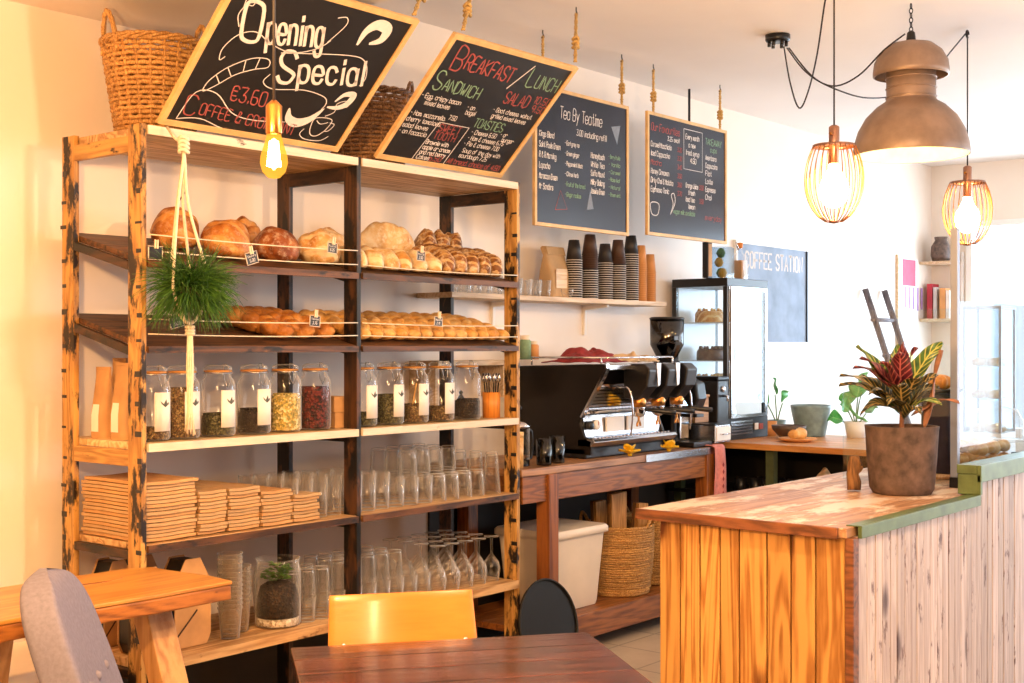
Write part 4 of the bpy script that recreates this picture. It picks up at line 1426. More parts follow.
# ------------------------------------------------------------------ espresso machine
EX, EY = 5.16, 3.62
M['esp'] = plain('dark machine panel', '#1d1713', .3, .3, .1)
em = thing('espresso_machine', 'black and chrome espresso machine with slanted front on the work table', 'espresso machine', (EX, EY, TZ + .001))
EW = .74
side = [(.10, .02), (.56, .02), (.57, .10), (.60, .30), (.56, .46), (.02, .475), (.0, .455), (.012, .43), (.155, .21), (.165, .18), (.135, .105), (.09, .09)]
obj('side_panel', MB().prism(side, 0, .022), M['esp'], em, bevel=.004)
obj('side_panel', MB().prism(side, EW - .022, EW), M['esp'], em, bevel=.004)
obj('side_trim', MB().prism([(.0, .476), (-.004, .455), (.008, .425), (.151, .206), (.16, .21), (.018, .435), (.010, .457)], -.004, .024), M['chrome'], em)
body = [(.18, .06), (.55, .06), (.55, .44), (.06, .44), (.18, .22)]
obj('housing', MB().prism(body, .0225, EW - .0225), M['blackmetal'], em)
obj('drip_base', MB().box(.0, EW + .03, .125, .55, 0, .055), M['black'], em, bevel=.008)
obj('drip_tray', MB().prism([(.095, .06), (.178, .06), (.178, .10), (.085, .10), (.07, .085)], -.0, EW + .03), M['steel'], em, bevel=.004)
gb = MB()
for i in range(22):
    gb.box(.03 + i * .032, .045 + i * .032, .09, .17, .1005, .106)
obj('drip_grate', gb, M['chrome'], em)
obj('control_panel', MB().prism([(.150, .107), (.1795, .107), (.1795, .215), (.158, .215)], .0225, EW - .0225), M['steel'], em)
rb = MB()
for i in range(9):
    u = i / 9
    y, z = .160 - .10 * u, .222 + .155 * u
    rb.prism([(y, z), (y + .02, z), (y + .012, z + .013), (y - .008, z + .013)], .0225, EW - .0225)
obj('ridged_front', rb, M['chrome'], em)
obj('top_panel', MB().prism([(.0, .445), (.55, .4405), (.55, .462), (.03, .476), (.0, .47)], .0225, EW - .0225), M['steel'], em, bevel=.003)
k = MB().lathe([(.022, 0), (.022, .02), (.016, .026), (.001, .027)], 20)
o = obj('steam_knob', k, M['black'], em, (.055, .150, .165), (R(90), 0, 0))
o = obj('pressure_gauge', MB().lathe([(.026, 0), (.026, .008), (.023, .012), (.001, .012)], 24), M['white'], em, (.125, .150, .165), (R(90), 0, 0))
obj('gauge_needle', MB().box(-.002, .002, -.002, .018, .0125, .014), M['chalkred'], o)
for i in range(2):
    obj('touch_screen', MB().box(.20 + i * .19, .36 + i * .19, .138, .149, .125, .20), M['white'], em, bevel=.003)
M['display'] = plain('pale display plate', '#d6d4d6', .25, .3, .05)
for i, gx in enumerate((.27, .45, .63)):
    g = obj('group_head', MB().prism([(-.075, .475), (-.11, .445), (-.095, .36), (-.03, .29), (.05, .30), (.05, .44), (.02, .474)], gx - .052, gx + .052), M['black'], em, bevel=.008)
    if i < 2:
        obj('display_plate', MB().prism([(gx + .012, .478), (gx + .05, .478), (gx + .042, .37), (gx + .026, .36)], -.112, -.1075, 'Y'), M['display'], g)
    obj('group_collar', MB().lathe([(.036, 0), (.038, .03), (.03, .045)], 22, cap0=True), M['brass'], g, (gx, -.01, .255))
    pf = obj('portafilter', MB().lathe([(.012, -.03), (.03, -.02), (.036, 0), (.036, .022)], 22, cap0=True), M['chrome'], em, (gx, -.01, .232))
    obj('handle', MB().tube([(.03, -.02, .008), (.06, -.06, .004), (.10, -.125, -.004), (.115, -.15, -.006)], [.008, .012, .014, .011], 10), M['black'], pf)
    obj('spout', MB().tube(smooth_pts([(0, 0, -.03), (.0, 0, -.045), (-.018, -.004, -.06), (-.02, -.004, -.075)], 3), .006, 8).tube(smooth_pts([(0, 0, -.03), (.0, 0, -.045), (.018, .004, -.06), (.02, .004, -.075)], 3), .006, 8), M['brass'], pf)
for x in (.15, EW - .03):
    obj('steam_wand', MB().tube(smooth_pts([(x, .04, .36), (x, -.03, .35), (x + .005, -.05, .25), (x + .012, -.035, .12)], 4), .005, 8), M['chrome'], em)
rl = MB()
for y in (.06, .50):
    rl.tube([(.04, y, .505), (EW - .04, y, .505)], .005, 8)
for x in (.04, EW - .04):
    rl.tube([(x, .06, .505), (x, .50, .505)], .005, 8)
    for y in (.06, .50):
        rl.tube([(x, y, .466), (x, y, .505)], .005, 8)
obj('cup_rail', rl, M['chrome'], em)
M['redcloth'] = plain('burgundy cloth', '#8f3038', .85, 0, .25, 25, .3)
M['tancloth'] = plain('beige cloth', '#d9bd97', .85, 0, .2, 20, .3)


def cloth_heap(name, label, cat, loc, w, d, h, mat, seed, rz=0):
    r = random.Random(seed)
    ph = [r.uniform(0, 6) for _ in range(6)]

    def fn(u, v):
        x, y = u - .5, v - .5
        e = max(0.0, 1 - (2 * x) ** 2) ** .6 * max(0.0, 1 - (2 * y) ** 2) ** .6
        z = e * h * (.65 + .2 * math.sin(9 * u + ph[0] + 3 * v) + .18 * math.sin(8 * v + ph[1] - 6 * u) + .1 * math.sin(21 * u + ph[2]) + .1 * math.sin(17 * v + 9 * u + ph[3]))
        return (x * w + .01 * math.sin(9 * v + ph[4]), y * d + .01 * math.sin(8 * u + ph[5]), max(z, .004 + .003 * math.sin(15 * u + 10 * v)))
    return tag(obj(name, MB().grid(fn, 28, 24), mat, None, loc, (0, 0, rz), solid=.004), label, cat)


zt = TZ + .4785
cloth_heap('folded_cloth', 'burgundy cloth folded on top of the espresso machine', 'cloth', (EX + .20, EY + .28, zt), .32, .30, .085, M['redcloth'], 1)
cloth_heap('folded_cloth', 'crumpled burgundy cloth at the middle of the machine top', 'cloth', (EX + .455, EY + .38, zt), .18, .17, .085, M['redcloth'], 2)
cloth_heap('folded_cloth', 'beige cloth crumpled on the front of the machine top', 'cloth', (EX + .45, EY + .19, zt), .14, .15, .055, M['tancloth'], 3)
cloth_heap('folded_cloth', 'beige cloth crumpled at the grinder end of the machine top', 'cloth', (EX + .615, EY + .22, zt), .15, .2, .05, M['tancloth'], 5)

# grinder beside the machine
gx, gy = 6.20, 3.93
gr = thing('coffee_grinder', 'tall coffee grinder with smoked bean hopper beside the espresso machine', 'grinder', (gx, gy, TZ + .001))
obj('base', MB().box(-.10, .10, -.24, .12, 0, .03), M['black'], gr, bevel=.006)
obj('body', loft(MB(), [rrect(.085, .10, .03, .0305), rrect(.085, .10, .03, .36), rrect(.075, .09, .03, .44), rrect(.05, .05, .03, .49)]), M['blackmetal'], gr)
obj('chrome_front', MB().box(-.045, .045, -.118, -.1005, .04, .36), M['chrome'], gr, bevel=.006)
obj('grind_head', MB().prism([(-.22, .36), (-.118, .40), (-.118, .29), (-.17, .22), (-.215, .22), (-.235, .27)], -.05, .05), M['black'], gr, bevel=.012)
obj('portafilter_fork', MB().box(-.04, .04, -.22, -.119, .165, .185), M['black'], gr, bevel=.004)
obj('hopper', MB().lathe([(.045, .49), (.062, .505), (.095, .57), (.097, .715), (.094, .715), (.092, .572), (.058, .508)], 30), M['smoke'], gr)
obj('hopper_lid', MB().lathe([(.001, .728), (.09, .728), (.1, .722), (.1, .7155), (.001, .7155)], 30), M['black'], gr)
tag(obj('coffee_beans', MB().lathe([(.001, .512), (.055, .512), (.088, .573), (.089, .60), (.04, .615), (.001, .612)], 26), M['beans'], None, (gx, gy, TZ + .001)), 'dark roasted coffee beans in the grinder hopper', 'coffee beans', kind='stuff')
M['lightwood'] = wood('light oak', '#d2a274', '#a87648', 'X', 8, .1, .5)
t = thing('knock_box', 'silver knock box drawer between the grinder and the fridge', 'box', (6.395, 3.76, .945))
obj('body', MB().box(-.085, .085, -.08, .16, 0, .10), M['steel'], t, bevel=.004)
obj('drawer_front', MB().box(-.078, .078, -.088, -.0805, .012, .09), M['white'], t, bevel=.003)
obj('handle', MB().tube([(-.04, -.088, .05), (-.04, -.105, .05), (.04, -.105, .05), (.04, -.088, .05)], .004, 8), M['chrome'], t)
obj('top_mat', MB().box(-.08, .08, -.075, .155, .1005, .106), M['black'], t)
t = thing('wooden_crate', 'small light wooden box on the silver knock box', 'box', (6.41, 3.87, 1.0525))
obj('body', MB().box(-.075, .075, -.045, .045, 0, .145), M['lightwood'], t, bevel=.003)
obj('lid', MB().box(-.08, .08, -.05, .05, .1455, .16), M['lightwood'], t, bevel=.003)


t = thing('coffee_brewer', 'black boxy coffee brewer between the wooden box and the fridge', 'brewer', (6.545, 3.80, TZ + .001))
obj('body', MB().box(0, .125, 0, .30, .0, .36), M['black'], t, bevel=.008)
obj('lid', MB().box(-.004, .129, -.004, .304, .3605, .385), M['blackmetal'], t, bevel=.006)
obj('spout', MB().tube([(.06, -.0005, .27), (.06, -.03, .27), (.06, -.03, .24)], .008, 8), M['chrome'], t)
obj('dial', MB().lathe([(.001, .008), (.016, .008), (.018, 0)], 16), M['steel'], t, (.06, -.0005, .31), (R(90), 0, 0))

# yellow flowers on the table edge
M['yellow'] = plain('yellow petals', '#eec022', .6, 0, .15, 20)


def flower(label, x, y, rz, s):
    t = thing('yellow_flower', label, 'flower', (x, y, TZ + .002), (0, 0, rz))
    for j in range(7):
        a = 2 * PI * j / 7 + .2 * (j % 2)
        el = (.45, 1.1)[j % 2]

        def fn(u, v, a=a, el=el):
            w = .036 * math.sin(PI * min(1, v * .92 + .06)) ** .7 * s
            l = .075 * v * s
            z = .012 + l * math.sin(el) - .014 * v * v * s + .01 * (2 * u - 1) ** 2
            c = l * math.cos(el)
            sx = (2 * u - 1) * w
            return (c * math.cos(a) - sx * math.sin(a), c * math.sin(a) + sx * math.cos(a), max(z, .003))
        obj('petal', MB().grid(fn, 6, 6), M['yellow'], t, solid=.0012)
    obj('flower_center', MB().lathe([(.012 * s, .004), (.016 * s, .025 * s), (.009 * s, .035 * s), (.001, .037 * s)], 12, cap0=True), M['yellow'], t)


flower('bright yellow flower on the work table edge below the machine controls', XonY(626, 3.672), 3.648, .3, .85)
flower('bright yellow flower on the work table edge at the grinder end', XonY(665, 3.672), 3.648, 1.2, .85)

# salmon towel
M['salmon'] = plain('salmon towel', '#d08078', .85, 0, .15, 30, .2)


def tw(u, v):
    s = v * .36
    y = .05 - s if s < .055 else -.015 - .005 * math.sin(9 * u + 2) - .01 * (v - .15)
    z = TZ + .0085 if s < .055 else TZ + .0085 - (s - .055)
    return (6.215 + .115 * u + .012 * math.sin(5 * v) * v + .04 * v * (u - .3), 3.65 + y - .004, z + .003 * math.sin(9 * u))


towel = tag(obj('tea_towel', MB().grid(tw, 16, 22), M['salmon'], None, solid=.003), 'salmon pink tea towel hanging over the work table end', 'towel')
tb = MB()
for j in range(5):
    v = .45 + j * .11
    u = .62
    p = Vector(tw(u, v))
    tb.add([(p.x - .012, p.y - .004, p.z), (p.x, p.y - .004, p.z - .014), (p.x + .012, p.y - .004, p.z), (p.x, p.y - .004, p.z + .014)], [(0, 1, 2, 3)])
obj('diamond_pattern', tb, M['redcloth'], towel)

# things at the left end of the table
t = thing('french_press', 'glass french press with steel lid at the shelf end of the work table', 'coffee press', (4.69, 3.79, TZ + .001))
obj('glass_body', MB().lathe([(.045, .004), (.047, .01), (.047, .17), (.049, .178)], 26, cap0=True), M['glass'], t)
obj('steel_frame', MB().lathe([(.0485, .0), (.0485, .03), (.0478, .03), (.0478, .001)], 26), M['blackmetal'], t)
obj('lid', MB().lathe([(.05, .179), (.05, .19), (.03, .205), (.001, .21)], 26, cap0=True), M['chrome'], t)
obj('plunger', MB().tube([(0, 0, .2102), (0, 0, .26)], .003, 8).lathe([(.001, .26), (.012, .266), (.012, .278), (.001, .286)], 14), M['black'], t)
obj('handle', MB().tube(smooth_pts([(.05, 0, .16), (.09, 0, .155), (.09, 0, .04), (.05, 0, .03)], 4), .007, 8), M['black'], t)
t = thing('wooden_canister', 'pale wooden canister beside the end post of the shelf unit', 'canister', (4.60, 3.74, TZ + .001))
obj('body', MB().lathe([(.036, 0), (.037, .14), (.001, .14)], 24, cap0=True), M['pineY'], t)
obj('lid', MB().lathe([(.038, .1405), (.038, .165), (.001, .168)], 24, cap0=True), M['pineY'], t)
M['darkglass'] = glass('smoky glass', '#8f9aa2', .45, .07, .9)
for i, (px, y, h) in enumerate(((544, 3.72, .125), (557, 3.74, .13))):
    t = thing('water_glass', 'smoky drinking glass on the work table, ' + ('closer to the french press', 'closer to the espresso machine')[i], 'glass', (XonY(px, y), y, TZ + .001), group='smoky glasses on the work table')
    obj('bowl', MB().lathe([(.001, 0), (.033, 0), (.036, .006), (.040, h), (.0375, h), (.033, .012), (.001, .012)], 24), M['darkglass'], t)

# ------------------------------------------------------------------ wall shelf with cups
M['lwood'] = wood('pale wall shelf', '#e7cfae', '#c9a67c', 'X', 8, .08, .5)
t = thing('wall_shelf', 'pale wooden wall shelf above the espresso machine', 'shelf', (4.47, 4.02, 1.725))
obj('board', MB().box(0, 1.87, 0, .23, 0, .025), M['lwood'], t, bevel=.002)
for x in (.55, 1.35):
    obj('bracket', MB().prism([(.06, -.002), (.23, -.002), (.23, -.17), (.215, -.17), (.21, -.03), (.06, -.014)], x, x + .02), M['white'], t)
zs = 1.7505


def paper_cup(label, group, mat, h=.11, r0=.028, r1=.043):
    t = thing('paper_cup', label, 'cup', group=group)
    obj('wall', MB().lathe([(r0, 0), (r1, h - .004), (r1 - .0004, h - .004), (r0 - .0004, .0005)], 20, cap0=True), mat, t)
    obj('rim', MB().tube([((r1 + .0016) * math.cos(2 * PI * i / 20), (r1 + .0016) * math.sin(2 * PI * i / 20), h - .002) for i in range(20)], .0016, 5, closed=True), M['white'] if mat is M['cupblack'] else mat, t)
    for c in t.children:
        c.location = (0, 0, h)
        c.rotation_euler = (PI, 0, 0)
    return t


ST = ((574, 17, 'white-rimmed black cup in the nested stack beside the kraft coffee bag', 4.07), (590, 13, 'white-rimmed black cup in the shorter second stack', 4.06), (605, 17, 'white-rimmed black cup in the third stack', 4.09),
      (618, 16, 'white-rimmed black cup in the fourth stack, under a brown cup', 4.06), (631, 22, 'white-rimmed black cup in the tallest stack', 4.09))
for px, n, lb, y in ST:
    p = paper_cup(lb, 'black cups: ' + lb, M['cupblack'])
    for k in range(n):
        loc = (XonY(px, y), y, zs + .0125 * k)
        if k == 0:
            p.location = loc
        else:
            dup(p, loc)
for px, n, lb, y in ((641, 18, 'kraft brown cup in the nested stack beside the tallest black stack', 4.09), (647, 15, 'kraft brown cup in the last stack before the fridge', 4.155)):
    p = paper_cup(lb, 'kraft cups: ' + lb, M['orangecup'], r0=.024, r1=.033)
    for k in range(n):
        loc = (XonY(px, y) + (.035 if n == 15 else 0), y, zs + .0125 * k)
        if k == 0:
            p.location = loc
        else:
            dup(p, loc)
M['browncup'] = plain('brown cup card', '#4a3226', .6, 0, .1)
for px, n, y, k0, lb in ((590, 7, 4.06, 13, 'dark brown cup stacked on the shorter second stack'), (618, 3, 4.06, 16, 'dark brown cup topping the fourth stack')):
    p = paper_cup(lb, 'brown cups: ' + lb, M['browncup'])
    for k in range(n):
        loc = (XonY(px, y), y, zs + .0125 * (k + k0))
        if k == 0:
            p.location = loc
        else:
            dup(p, loc)
# kraft coffee bag
kx, ky = XonY(557, 4.10), 4.12
t = thing('coffee_bag', 'kraft coffee bag with folded top on the wall shelf', 'bag', (kx, ky, zs))


def bag(u, v):
    a = 2 * PI * u
    k = 1 - .75 * max(0, v - .55) / .45
    return (.082 * math.copysign(abs(math.cos(a)) ** .4, math.cos(a)), .05 * k * math.copysign(abs(math.sin(a)) ** .4, math.sin(a)), .235 * v + .004 * math.sin(6 * u * PI + 7 * v))


obj('body', MB().grid(bag, 28, 10, True, True), M['kraftlight'], t)
obj('folded_top', MB().prism([(-.020, .225), (.02, .225), (.035, .262), (.025, .272), (-.005, .27)], -.075, .08), M['kraftlight'], t, bevel=.003)
obj('paper_label', MB().box(-.05, .045, -.0535, -.0515, .05, .15), M['lwood'], t)
p = tumbler('tumbler_glass', 'clear glass on the wall shelf beside the kraft coffee bag', 'glasses beside the kraft coffee bag', .028, .034, .085)
place(p, [(4.62 + .078 * i, 4.07 + .085 * j, zs) for j in range(2) for i in range(9) if 4.62 + .078 * i < kx - .125 or (j == 0 and False)])
p = tumbler('tumbler_glass', 'clear glass stacked on the wall shelf glasses at the shelf unit end', 'stacked glasses at the shelf unit end of the wall shelf', .028, .034, .08, True)
place(p, [(4.62 + .078 * i, 4.07 + .085 * j, zs + .0865) for j in range(2) for i in range(4)])
t = thing('sugar_bowl', 'small glass bowl in front of the kraft coffee bag', 'bowl', (XonY(567, 4.05), 4.05, zs))
obj('bowl', MB().lathe([(.001, 0), (.02, 0), (.034, .03), (.034, .045), (.031, .045), (.03, .03), (.001, .01)], 20), M['glass'], t)
# small lower ledge with two jars, behind the shelf unit
t = thing('wall_ledge', 'short pale wooden ledge on the wall behind the espresso machine', 'shelf', (4.42, 4.06, 1.40))
obj('board', MB().box(0, .58, 0, .19, 0, .025), M['lwood'], t, bevel=.002)
obj('side_board', MB().box(.0, .02, .02, .19, -.30, -.0005), M['lwood'], t, bevel=.002)
obj('bracket', MB().box(.5, .52, .02, .19, -.16, -.0005), M['lwood'], t, bevel=.002)
for i, (px, h, r) in enumerate(((525, .125, .032), (534, .095, .026))):
    t = thing('spice_jar', 'small pale jar on the wall ledge, ' + ('taller one by the end post', 'shorter one')[i], 'jar', (XonY(px, 4.13), 4.13, 1.4255))
    obj('body', MB().lathe([(r, 0), (r, h * .75), (r * .8, h * .8), (r * .8, h * .82)], 18, cap0=True), (M['chalkgreen'] if i == 0 else M['orangecup']), t)
    obj('lid', MB().lathe([(r * .85, h * .8205), (r * .85, h), (.001, h)], 18), M['cream'], t)

# ------------------------------------------------------------------ return counter and fridge
RX, RX1, RY0 = 6.60, 7.55, 2.55
M['oak'] = wood('orange oak worktop', '#d99a58', '#b9773a', 'Y', 7, .07, .35)
M['greenmetal'] = plain('green painted steel', '#5a6648', .4, .3, .15, 12)
t = thing('oak_counter', 'orange oak back counter on green posts carrying the black fridge', 'counter', (RX, RY0, 0))
RD = WALLY - .01 - RY0
b = MB()
for j in range(6):
    w = (RX1 - RX) / 6
    b.box(w * j + .0004, w * (j + 1) - .0004, 0, RD, TZ - .035, TZ)
obj('worktop', b, M['oak'], t, bevel=.003)
for y in (.45, .95, RD - .12):
    obj('post', MB().box(.06, .11, y, y + .05, 0, TZ - .0355), M['greenmetal'], t)
M['darkcab'] = plain('dark cabinet', '#1d1b1a', .5, 0, .1)
obj('back_panel', MB().box(.6, .62, .02, RD - .02, 0, TZ - .0355), M['darkcab'], t)
obj('lower_shelf', MB().box(.05, .59, .02, RD - .02, TZ - .32, TZ - .30), M['darkcab'], t)
cloth_heap('linen_bag', 'beige linen bundle on the shelf under the oak counter', 'bag', (6.88, 3.26, TZ - .297), .26, .28, .15, M['tancloth'], 8)
for i in range(7):
    tag(obj('mug', MB().lathe([(.034, 0), (.038, .01), (.038, .08), (.034, .08), (.034, .012), (.001, .012)], 16, cap0=True), M['black'], None, (6.78 + .1 * (i % 2), 3.48 + .1 * (i // 2), TZ - .2995)), 'dark mug on the shadowed shelf under the oak counter', 'mug', 'dark mugs under the oak counter')

FX0, FX1, FY0, FY1, FZ = 6.69, 7.195, 3.82, 4.205, .97
fr = thing('display_fridge', 'black framed glass display fridge on the back counter', 'fridge', (FX0, FY0, TZ + .001))
w, d = FX1 - FX0, FY1 - FY0
fb = obj('frame', MB().box(0, .03, 0, .03, .13, FZ - .05).box(w - .03, w, 0, .03, .13, FZ - .05).box(0, .03, d - .03, d, .13, FZ - .05).box(w - .03, w, d - .03, d, .13, FZ - .05).box(0, w, 0, d, FZ - .0495, FZ), M['black'], fr, bevel=.003)
obj('base', MB().box(0, w, 0, d, 0, .1295), M['black'], fr, bevel=.003)
v = MB()
for i in range(5):
    v.box(.04, w - .2, -.004, -.0005, .03 + i * .018, .04 + i * .018)
obj('vent_grille', v, M['steel'], fr)
obj('red_switch', MB().box(w - .12, w - .075, -.008, -.0005, .05, .085), M['red'] if 'red' in M else M['chalkred'], fr)
obj('control_display', MB().box(w - .17, w - .13, -.005, -.0005, .05, .09), M['white'], fr)
obj('side_glass', MB().box(.005, .011, .031, d - .031, .131, FZ - .051), M['glasspane'], fr)
do = obj('door', MB().box(.031, .055, -.012, .0, .131, FZ - .051).box(w - .055, w - .031, -.012, .0, .131, FZ - .051).box(.0555, w - .0555, -.012, .0, .131, .15).box(.0555, w - .0555, -.012, .0, FZ - .07, FZ - .051), M['steel'], fr)
obj('door_glass', MB().box(.056, w - .056, -.009, -.003, .1505, FZ - .0705), M['glasspane'], do)
M['mirror'] = plain('light fridge liner', '#eef2f6', .2, 0, .02)
obj('back_liner', MB().box(.031, w - .031, d - .029, d - .02, .131, FZ - .051), M['mirror'], fr)
M['ledlight'] = emit('fridge lamp strip', '#eef4ff', 9)
obj('lamp_strip', MB().box(.05, w - .05, .035, .055, FZ - .062, FZ - .0505), M['ledlight'], fr)
for i, z in enumerate((.30, .47, .70)):
    obj('wire_shelf', MB().box(.012, w - .035, .03, d - .032, z, z + .006), M['steel'], fr)
M['pastry'] = crust('pastry crust', '#a9642a', '#d79a50', '#f0cf94', .2, 12)
M['choc'] = crust('chocolate cake', '#2a1710', '#4a2a1c', '#6e452e', .1, 0)
zf = TZ + .001
for i, (x, y, z, s, mt, lb) in enumerate(((.115, .19, .7065, .085, 'pastry', 'round pastry cake on the top fridge shelf'), (.30, .2, .7065, .08, 'pastry', 'flat pastry on the top fridge shelf behind the door'),
                                          (.14, .2, .4765, .08, 'choc', 'dark layered cake on the second fridge shelf'), (.33, .2, .4765, .07, 'choc', 'small chocolate cake on the second fridge shelf'),
                                          (.13, .2, .3065, .09, 'pastry', 'wide tart on the third fridge shelf'), (.33, .2, .3065, .07, 'pale', 'pale cake on the third fridge shelf'))):
    b = MB().lathe([(.001, 0), (s, 0), (s * 1.03, .01), (s, .055), (s * .9, .068), (.001, .07)], 26)
    for k in range(8):
        b.lathe([(.001, 0), (.011, .003), (.008, .016), (.001, .02)], 8, (s * .75 * math.cos(k * PI / 4), s * .75 * math.sin(k * PI / 4), .067))
    tag(obj('cake', b, M[mt], None, (FX0 + x, FY0 + y, zf + z)), lb, 'cake')
for i in range(4):
    t = thing('milk_bottle', 'white milk bottle at the bottom of the fridge', 'bottle', (FX0 + .09 + i * .085, FY0 + .15 + .08 * (i % 2), zf + .131), group='milk bottles at the bottom of the fridge')
    obj('body', MB().lathe([(.036, 0), (.036, .10), (.016, .14), (.016, .15)], 16, cap0=True), M['white'], t)
    obj('cap', MB().lathe([(.018, .1505), (.018, .163), (.001, .164)], 14, cap0=True), M['slateblue'], t)
# on top of the fridge
ztop = TZ + .0015 + FZ
t = thing('menu_book', 'dark upright boxed book on the fridge top', 'book', (XonY(708, 3.93), 3.93, ztop))
obj('cover', MB().box(0, .05, 0, .04, 0, .215), M['black'], t, bevel=.003)
obj('page_block', MB().box(.006, .044, -.002, -.0003, .01, .205), M['kraft'], t)
t = thing('fruit_jar', 'square glass jar with lemons and greens on the fridge', 'jar', (XonY(724, 3.95), 3.97, ztop))
obj('glass_body', loft(MB(), [rrect(.062, .062, .015, 0), rrect(.062, .062, .015, .19), rrect(.05, .05, .015, .2)], True, False), M['jarblue'], t)
M['lemon'] = plain('lemon peel', '#f0a81c', .5, 0, .1, 30)
for i, (x, y, z, mt) in enumerate(((-.015, -.02, .006, 'lemon'), (.03, .02, .012, 'green'), (.0, .015, .075, 'lemon'), (-.02, -.01, .13, 'green'))):
    tag(obj('lemon' if mt == 'lemon' else 'lime', MB().lathe([(.001, 0), (.018, .006), (.03, .03), (.018, .054), (.006, .062), (.001, .063)], 16), M[mt], None, (XonY(724, 3.95) + x, 3.97 + y, ztop + z)), ('lower yellow lemon in the square glass jar', 'lower green lime in the square glass jar', 'upper yellow lemon in the square glass jar', 'topmost green lime in the square glass jar')[i], 'fruit')
t = thing('oil_bottle', 'amber bottle with wooden stopper on the fridge top', 'bottle', (XonY(740, 3.95), 3.95, ztop))
M['amber'] = plain('amber liquid', '#b9926a', .2, 0, .1)
obj('glass_body', loft(MB(), [rrect(.04, .04, .01, 0), rrect(.04, .04, .01, .15), rrect(.014, .014, .01, .175), rrect(.014, .014, .01, .20)]), M['glass'], t)
obj('syrup', loft(MB(), [rrect(.035, .035, .01, .006), rrect(.035, .035, .01, .125)]), M['amber'], t)
obj('stopper', MB().lathe([(.012, .2005), (.018, .21), (.018, .235), (.001, .238)], 14, cap0=True), M['orangewood'], t)
obj('pouring_spout', MB().tube([(-.02, 0, .19), (-.05, 0, .235)], .006, 8), M['steel'], t)

# ------------------------------------------------------------------ service counter
KX0, KX1, KY0, KY1, KZ = 3.60, 6.3, 1.645, 2.40, .95
ct = thing('service_counter', 'wood clad service counter with orange end boards and whitewashed front', 'counter', (KX0, KY0, 0))
M['ctop'] = wood('weathered counter top', '#bd916b', '#8a6044', 'X', 6, .09, .42, wear='#dccab8', wear_amt=.51)
M['orangeboard'] = wood('varnished pine boards', '#d09d58', '#945f2a', 'Z', 9, .07, .35, knot=('#5a2c0c', 5.0, .17), grain=.5)
M['whiteboard'] = wood('whitewashed boards', '#d3c4be', '#b19e98', 'Z', 10, .07, .5, knot=('#4c3230', 4.5, .13), grain=.3, scorch='#6d524c', scorch_amt=.585)
M['darkedge'] = wood('dark counter edge', '#8a5432', '#4a2a18', 'Y', 9, .15, .45, wear='#b98862', wear_amt=.62)
M['greentrim'] = plain('green painted trim', '#5d7048', .35, .3, .18, 15)
kl, kd = KX1 - KX0, KY1 - KY0
b = MB()
for j in range(5):
    b.box(.0, kl, .004 + (kd - .004) * j / 5 + .0004, .004 + (kd - .004) * (j + 1) / 5 - .0004, KZ - .03, KZ)
obj('counter_top', b, M['ctop'], ct, bevel=.002)
obj('end_edge', MB().box(-.012, -.0005, 0.03, kd, KZ - .034, KZ + .001), M['darkedge'], ct, bevel=.003)
ws = [.08, .075, .075, .07, .098, .083, .083, .098]
b = MB()
y = kd - .075
for w in ws:
    b.box(.022, .04, y - w + .0025, y - .0025, .0, KZ - .031)
    y -= w
obj('end_plank_cladding', b, M['orangeboard'], ct, bevel=.002)
obj('corner_post', MB().box(.012, .052, -.012, y - .002, 0, KZ - .031), M['darkedge'], ct, bevel=.003)
b = MB()
x = .055
random.seed(21)
SX = 4.68 - KX0
while x < kl - .06:
    w = random.choice((.058, .062, .060, .05))
    top = KZ - .031 if x + w / 2 < SX else KZ + .075
    b.box(x + .002, x + w - .002, -.008 - random.uniform(0, .0015), .012, 0, top)
    x += w + (.004 if random.random() < .25 else 0)
obj('front_plank_cladding', b, M['whiteboard'], ct, bevel=.0015)
obj('carcass', MB().box(.05, kl - .02, .02, kd - .09, .0, KZ - .0315), M['darkcab'], ct)
obj('upper_carcass', MB().box(SX + .01, kl - .02, .0125, .055, KZ + .0005, KZ + .074), M['darkcab'], ct)
obj('green_edge_trim', MB().box(.05, SX, -.022, -.0085, KZ - .034, KZ + .004).box(.05, SX, -.0084, .03, KZ + .0005, KZ + .004), M['greentrim'], ct, bevel=.0015)
obj('green_step_trim', MB().box(SX - .012, SX + .008, -.024, .06, KZ + .0045, KZ + .078), M['greentrim'], ct, bevel=.002)
obj('green_ledge_trim', MB().box(SX - .012, kl, -.026, -.0105, KZ + .0505, KZ + .112).box(SX - .012, kl, -.010, .064, KZ + .079, KZ + .112), M['greentrim'], ct, bevel=.002)
# glass screen
gs = thing('glass_screen', 'clear glass counter screen held by a slim steel post behind the potted croton', 'screen', (4.90, 1.80, KZ + .0005))
M['postgrey'] = plain('grey powder coat', '#8f96a8', .4, .2, .05)
obj('post', MB().box(-.014, .014, -.014, .014, .04, 1.0), M['postgrey'], gs, bevel=.002)
obj('post_foot', MB().box(-.016, .016, -.016, .016, 0, .0395), M['black'], gs)
obj('side_pane', MB().box(-.004, .004, .0145, .46, .004, .69), M['glasspane'], gs)
obj('front_pane', MB().box(.0145, 1.2, -.004, .004, .004, .72), M['glasspane'], gs)
# potted croton
PXX, PYY = 4.59, 1.886
M['concrete'] = plain('rough brown concrete', '#5c4a42', .85, 0, .35, 22, .6)
pt = thing('potted_croton', 'croton with red and green veined leaves in a rough brown concrete pot on the counter', 'plant', (PXX, PYY, KZ + .001))
random.seed(3)


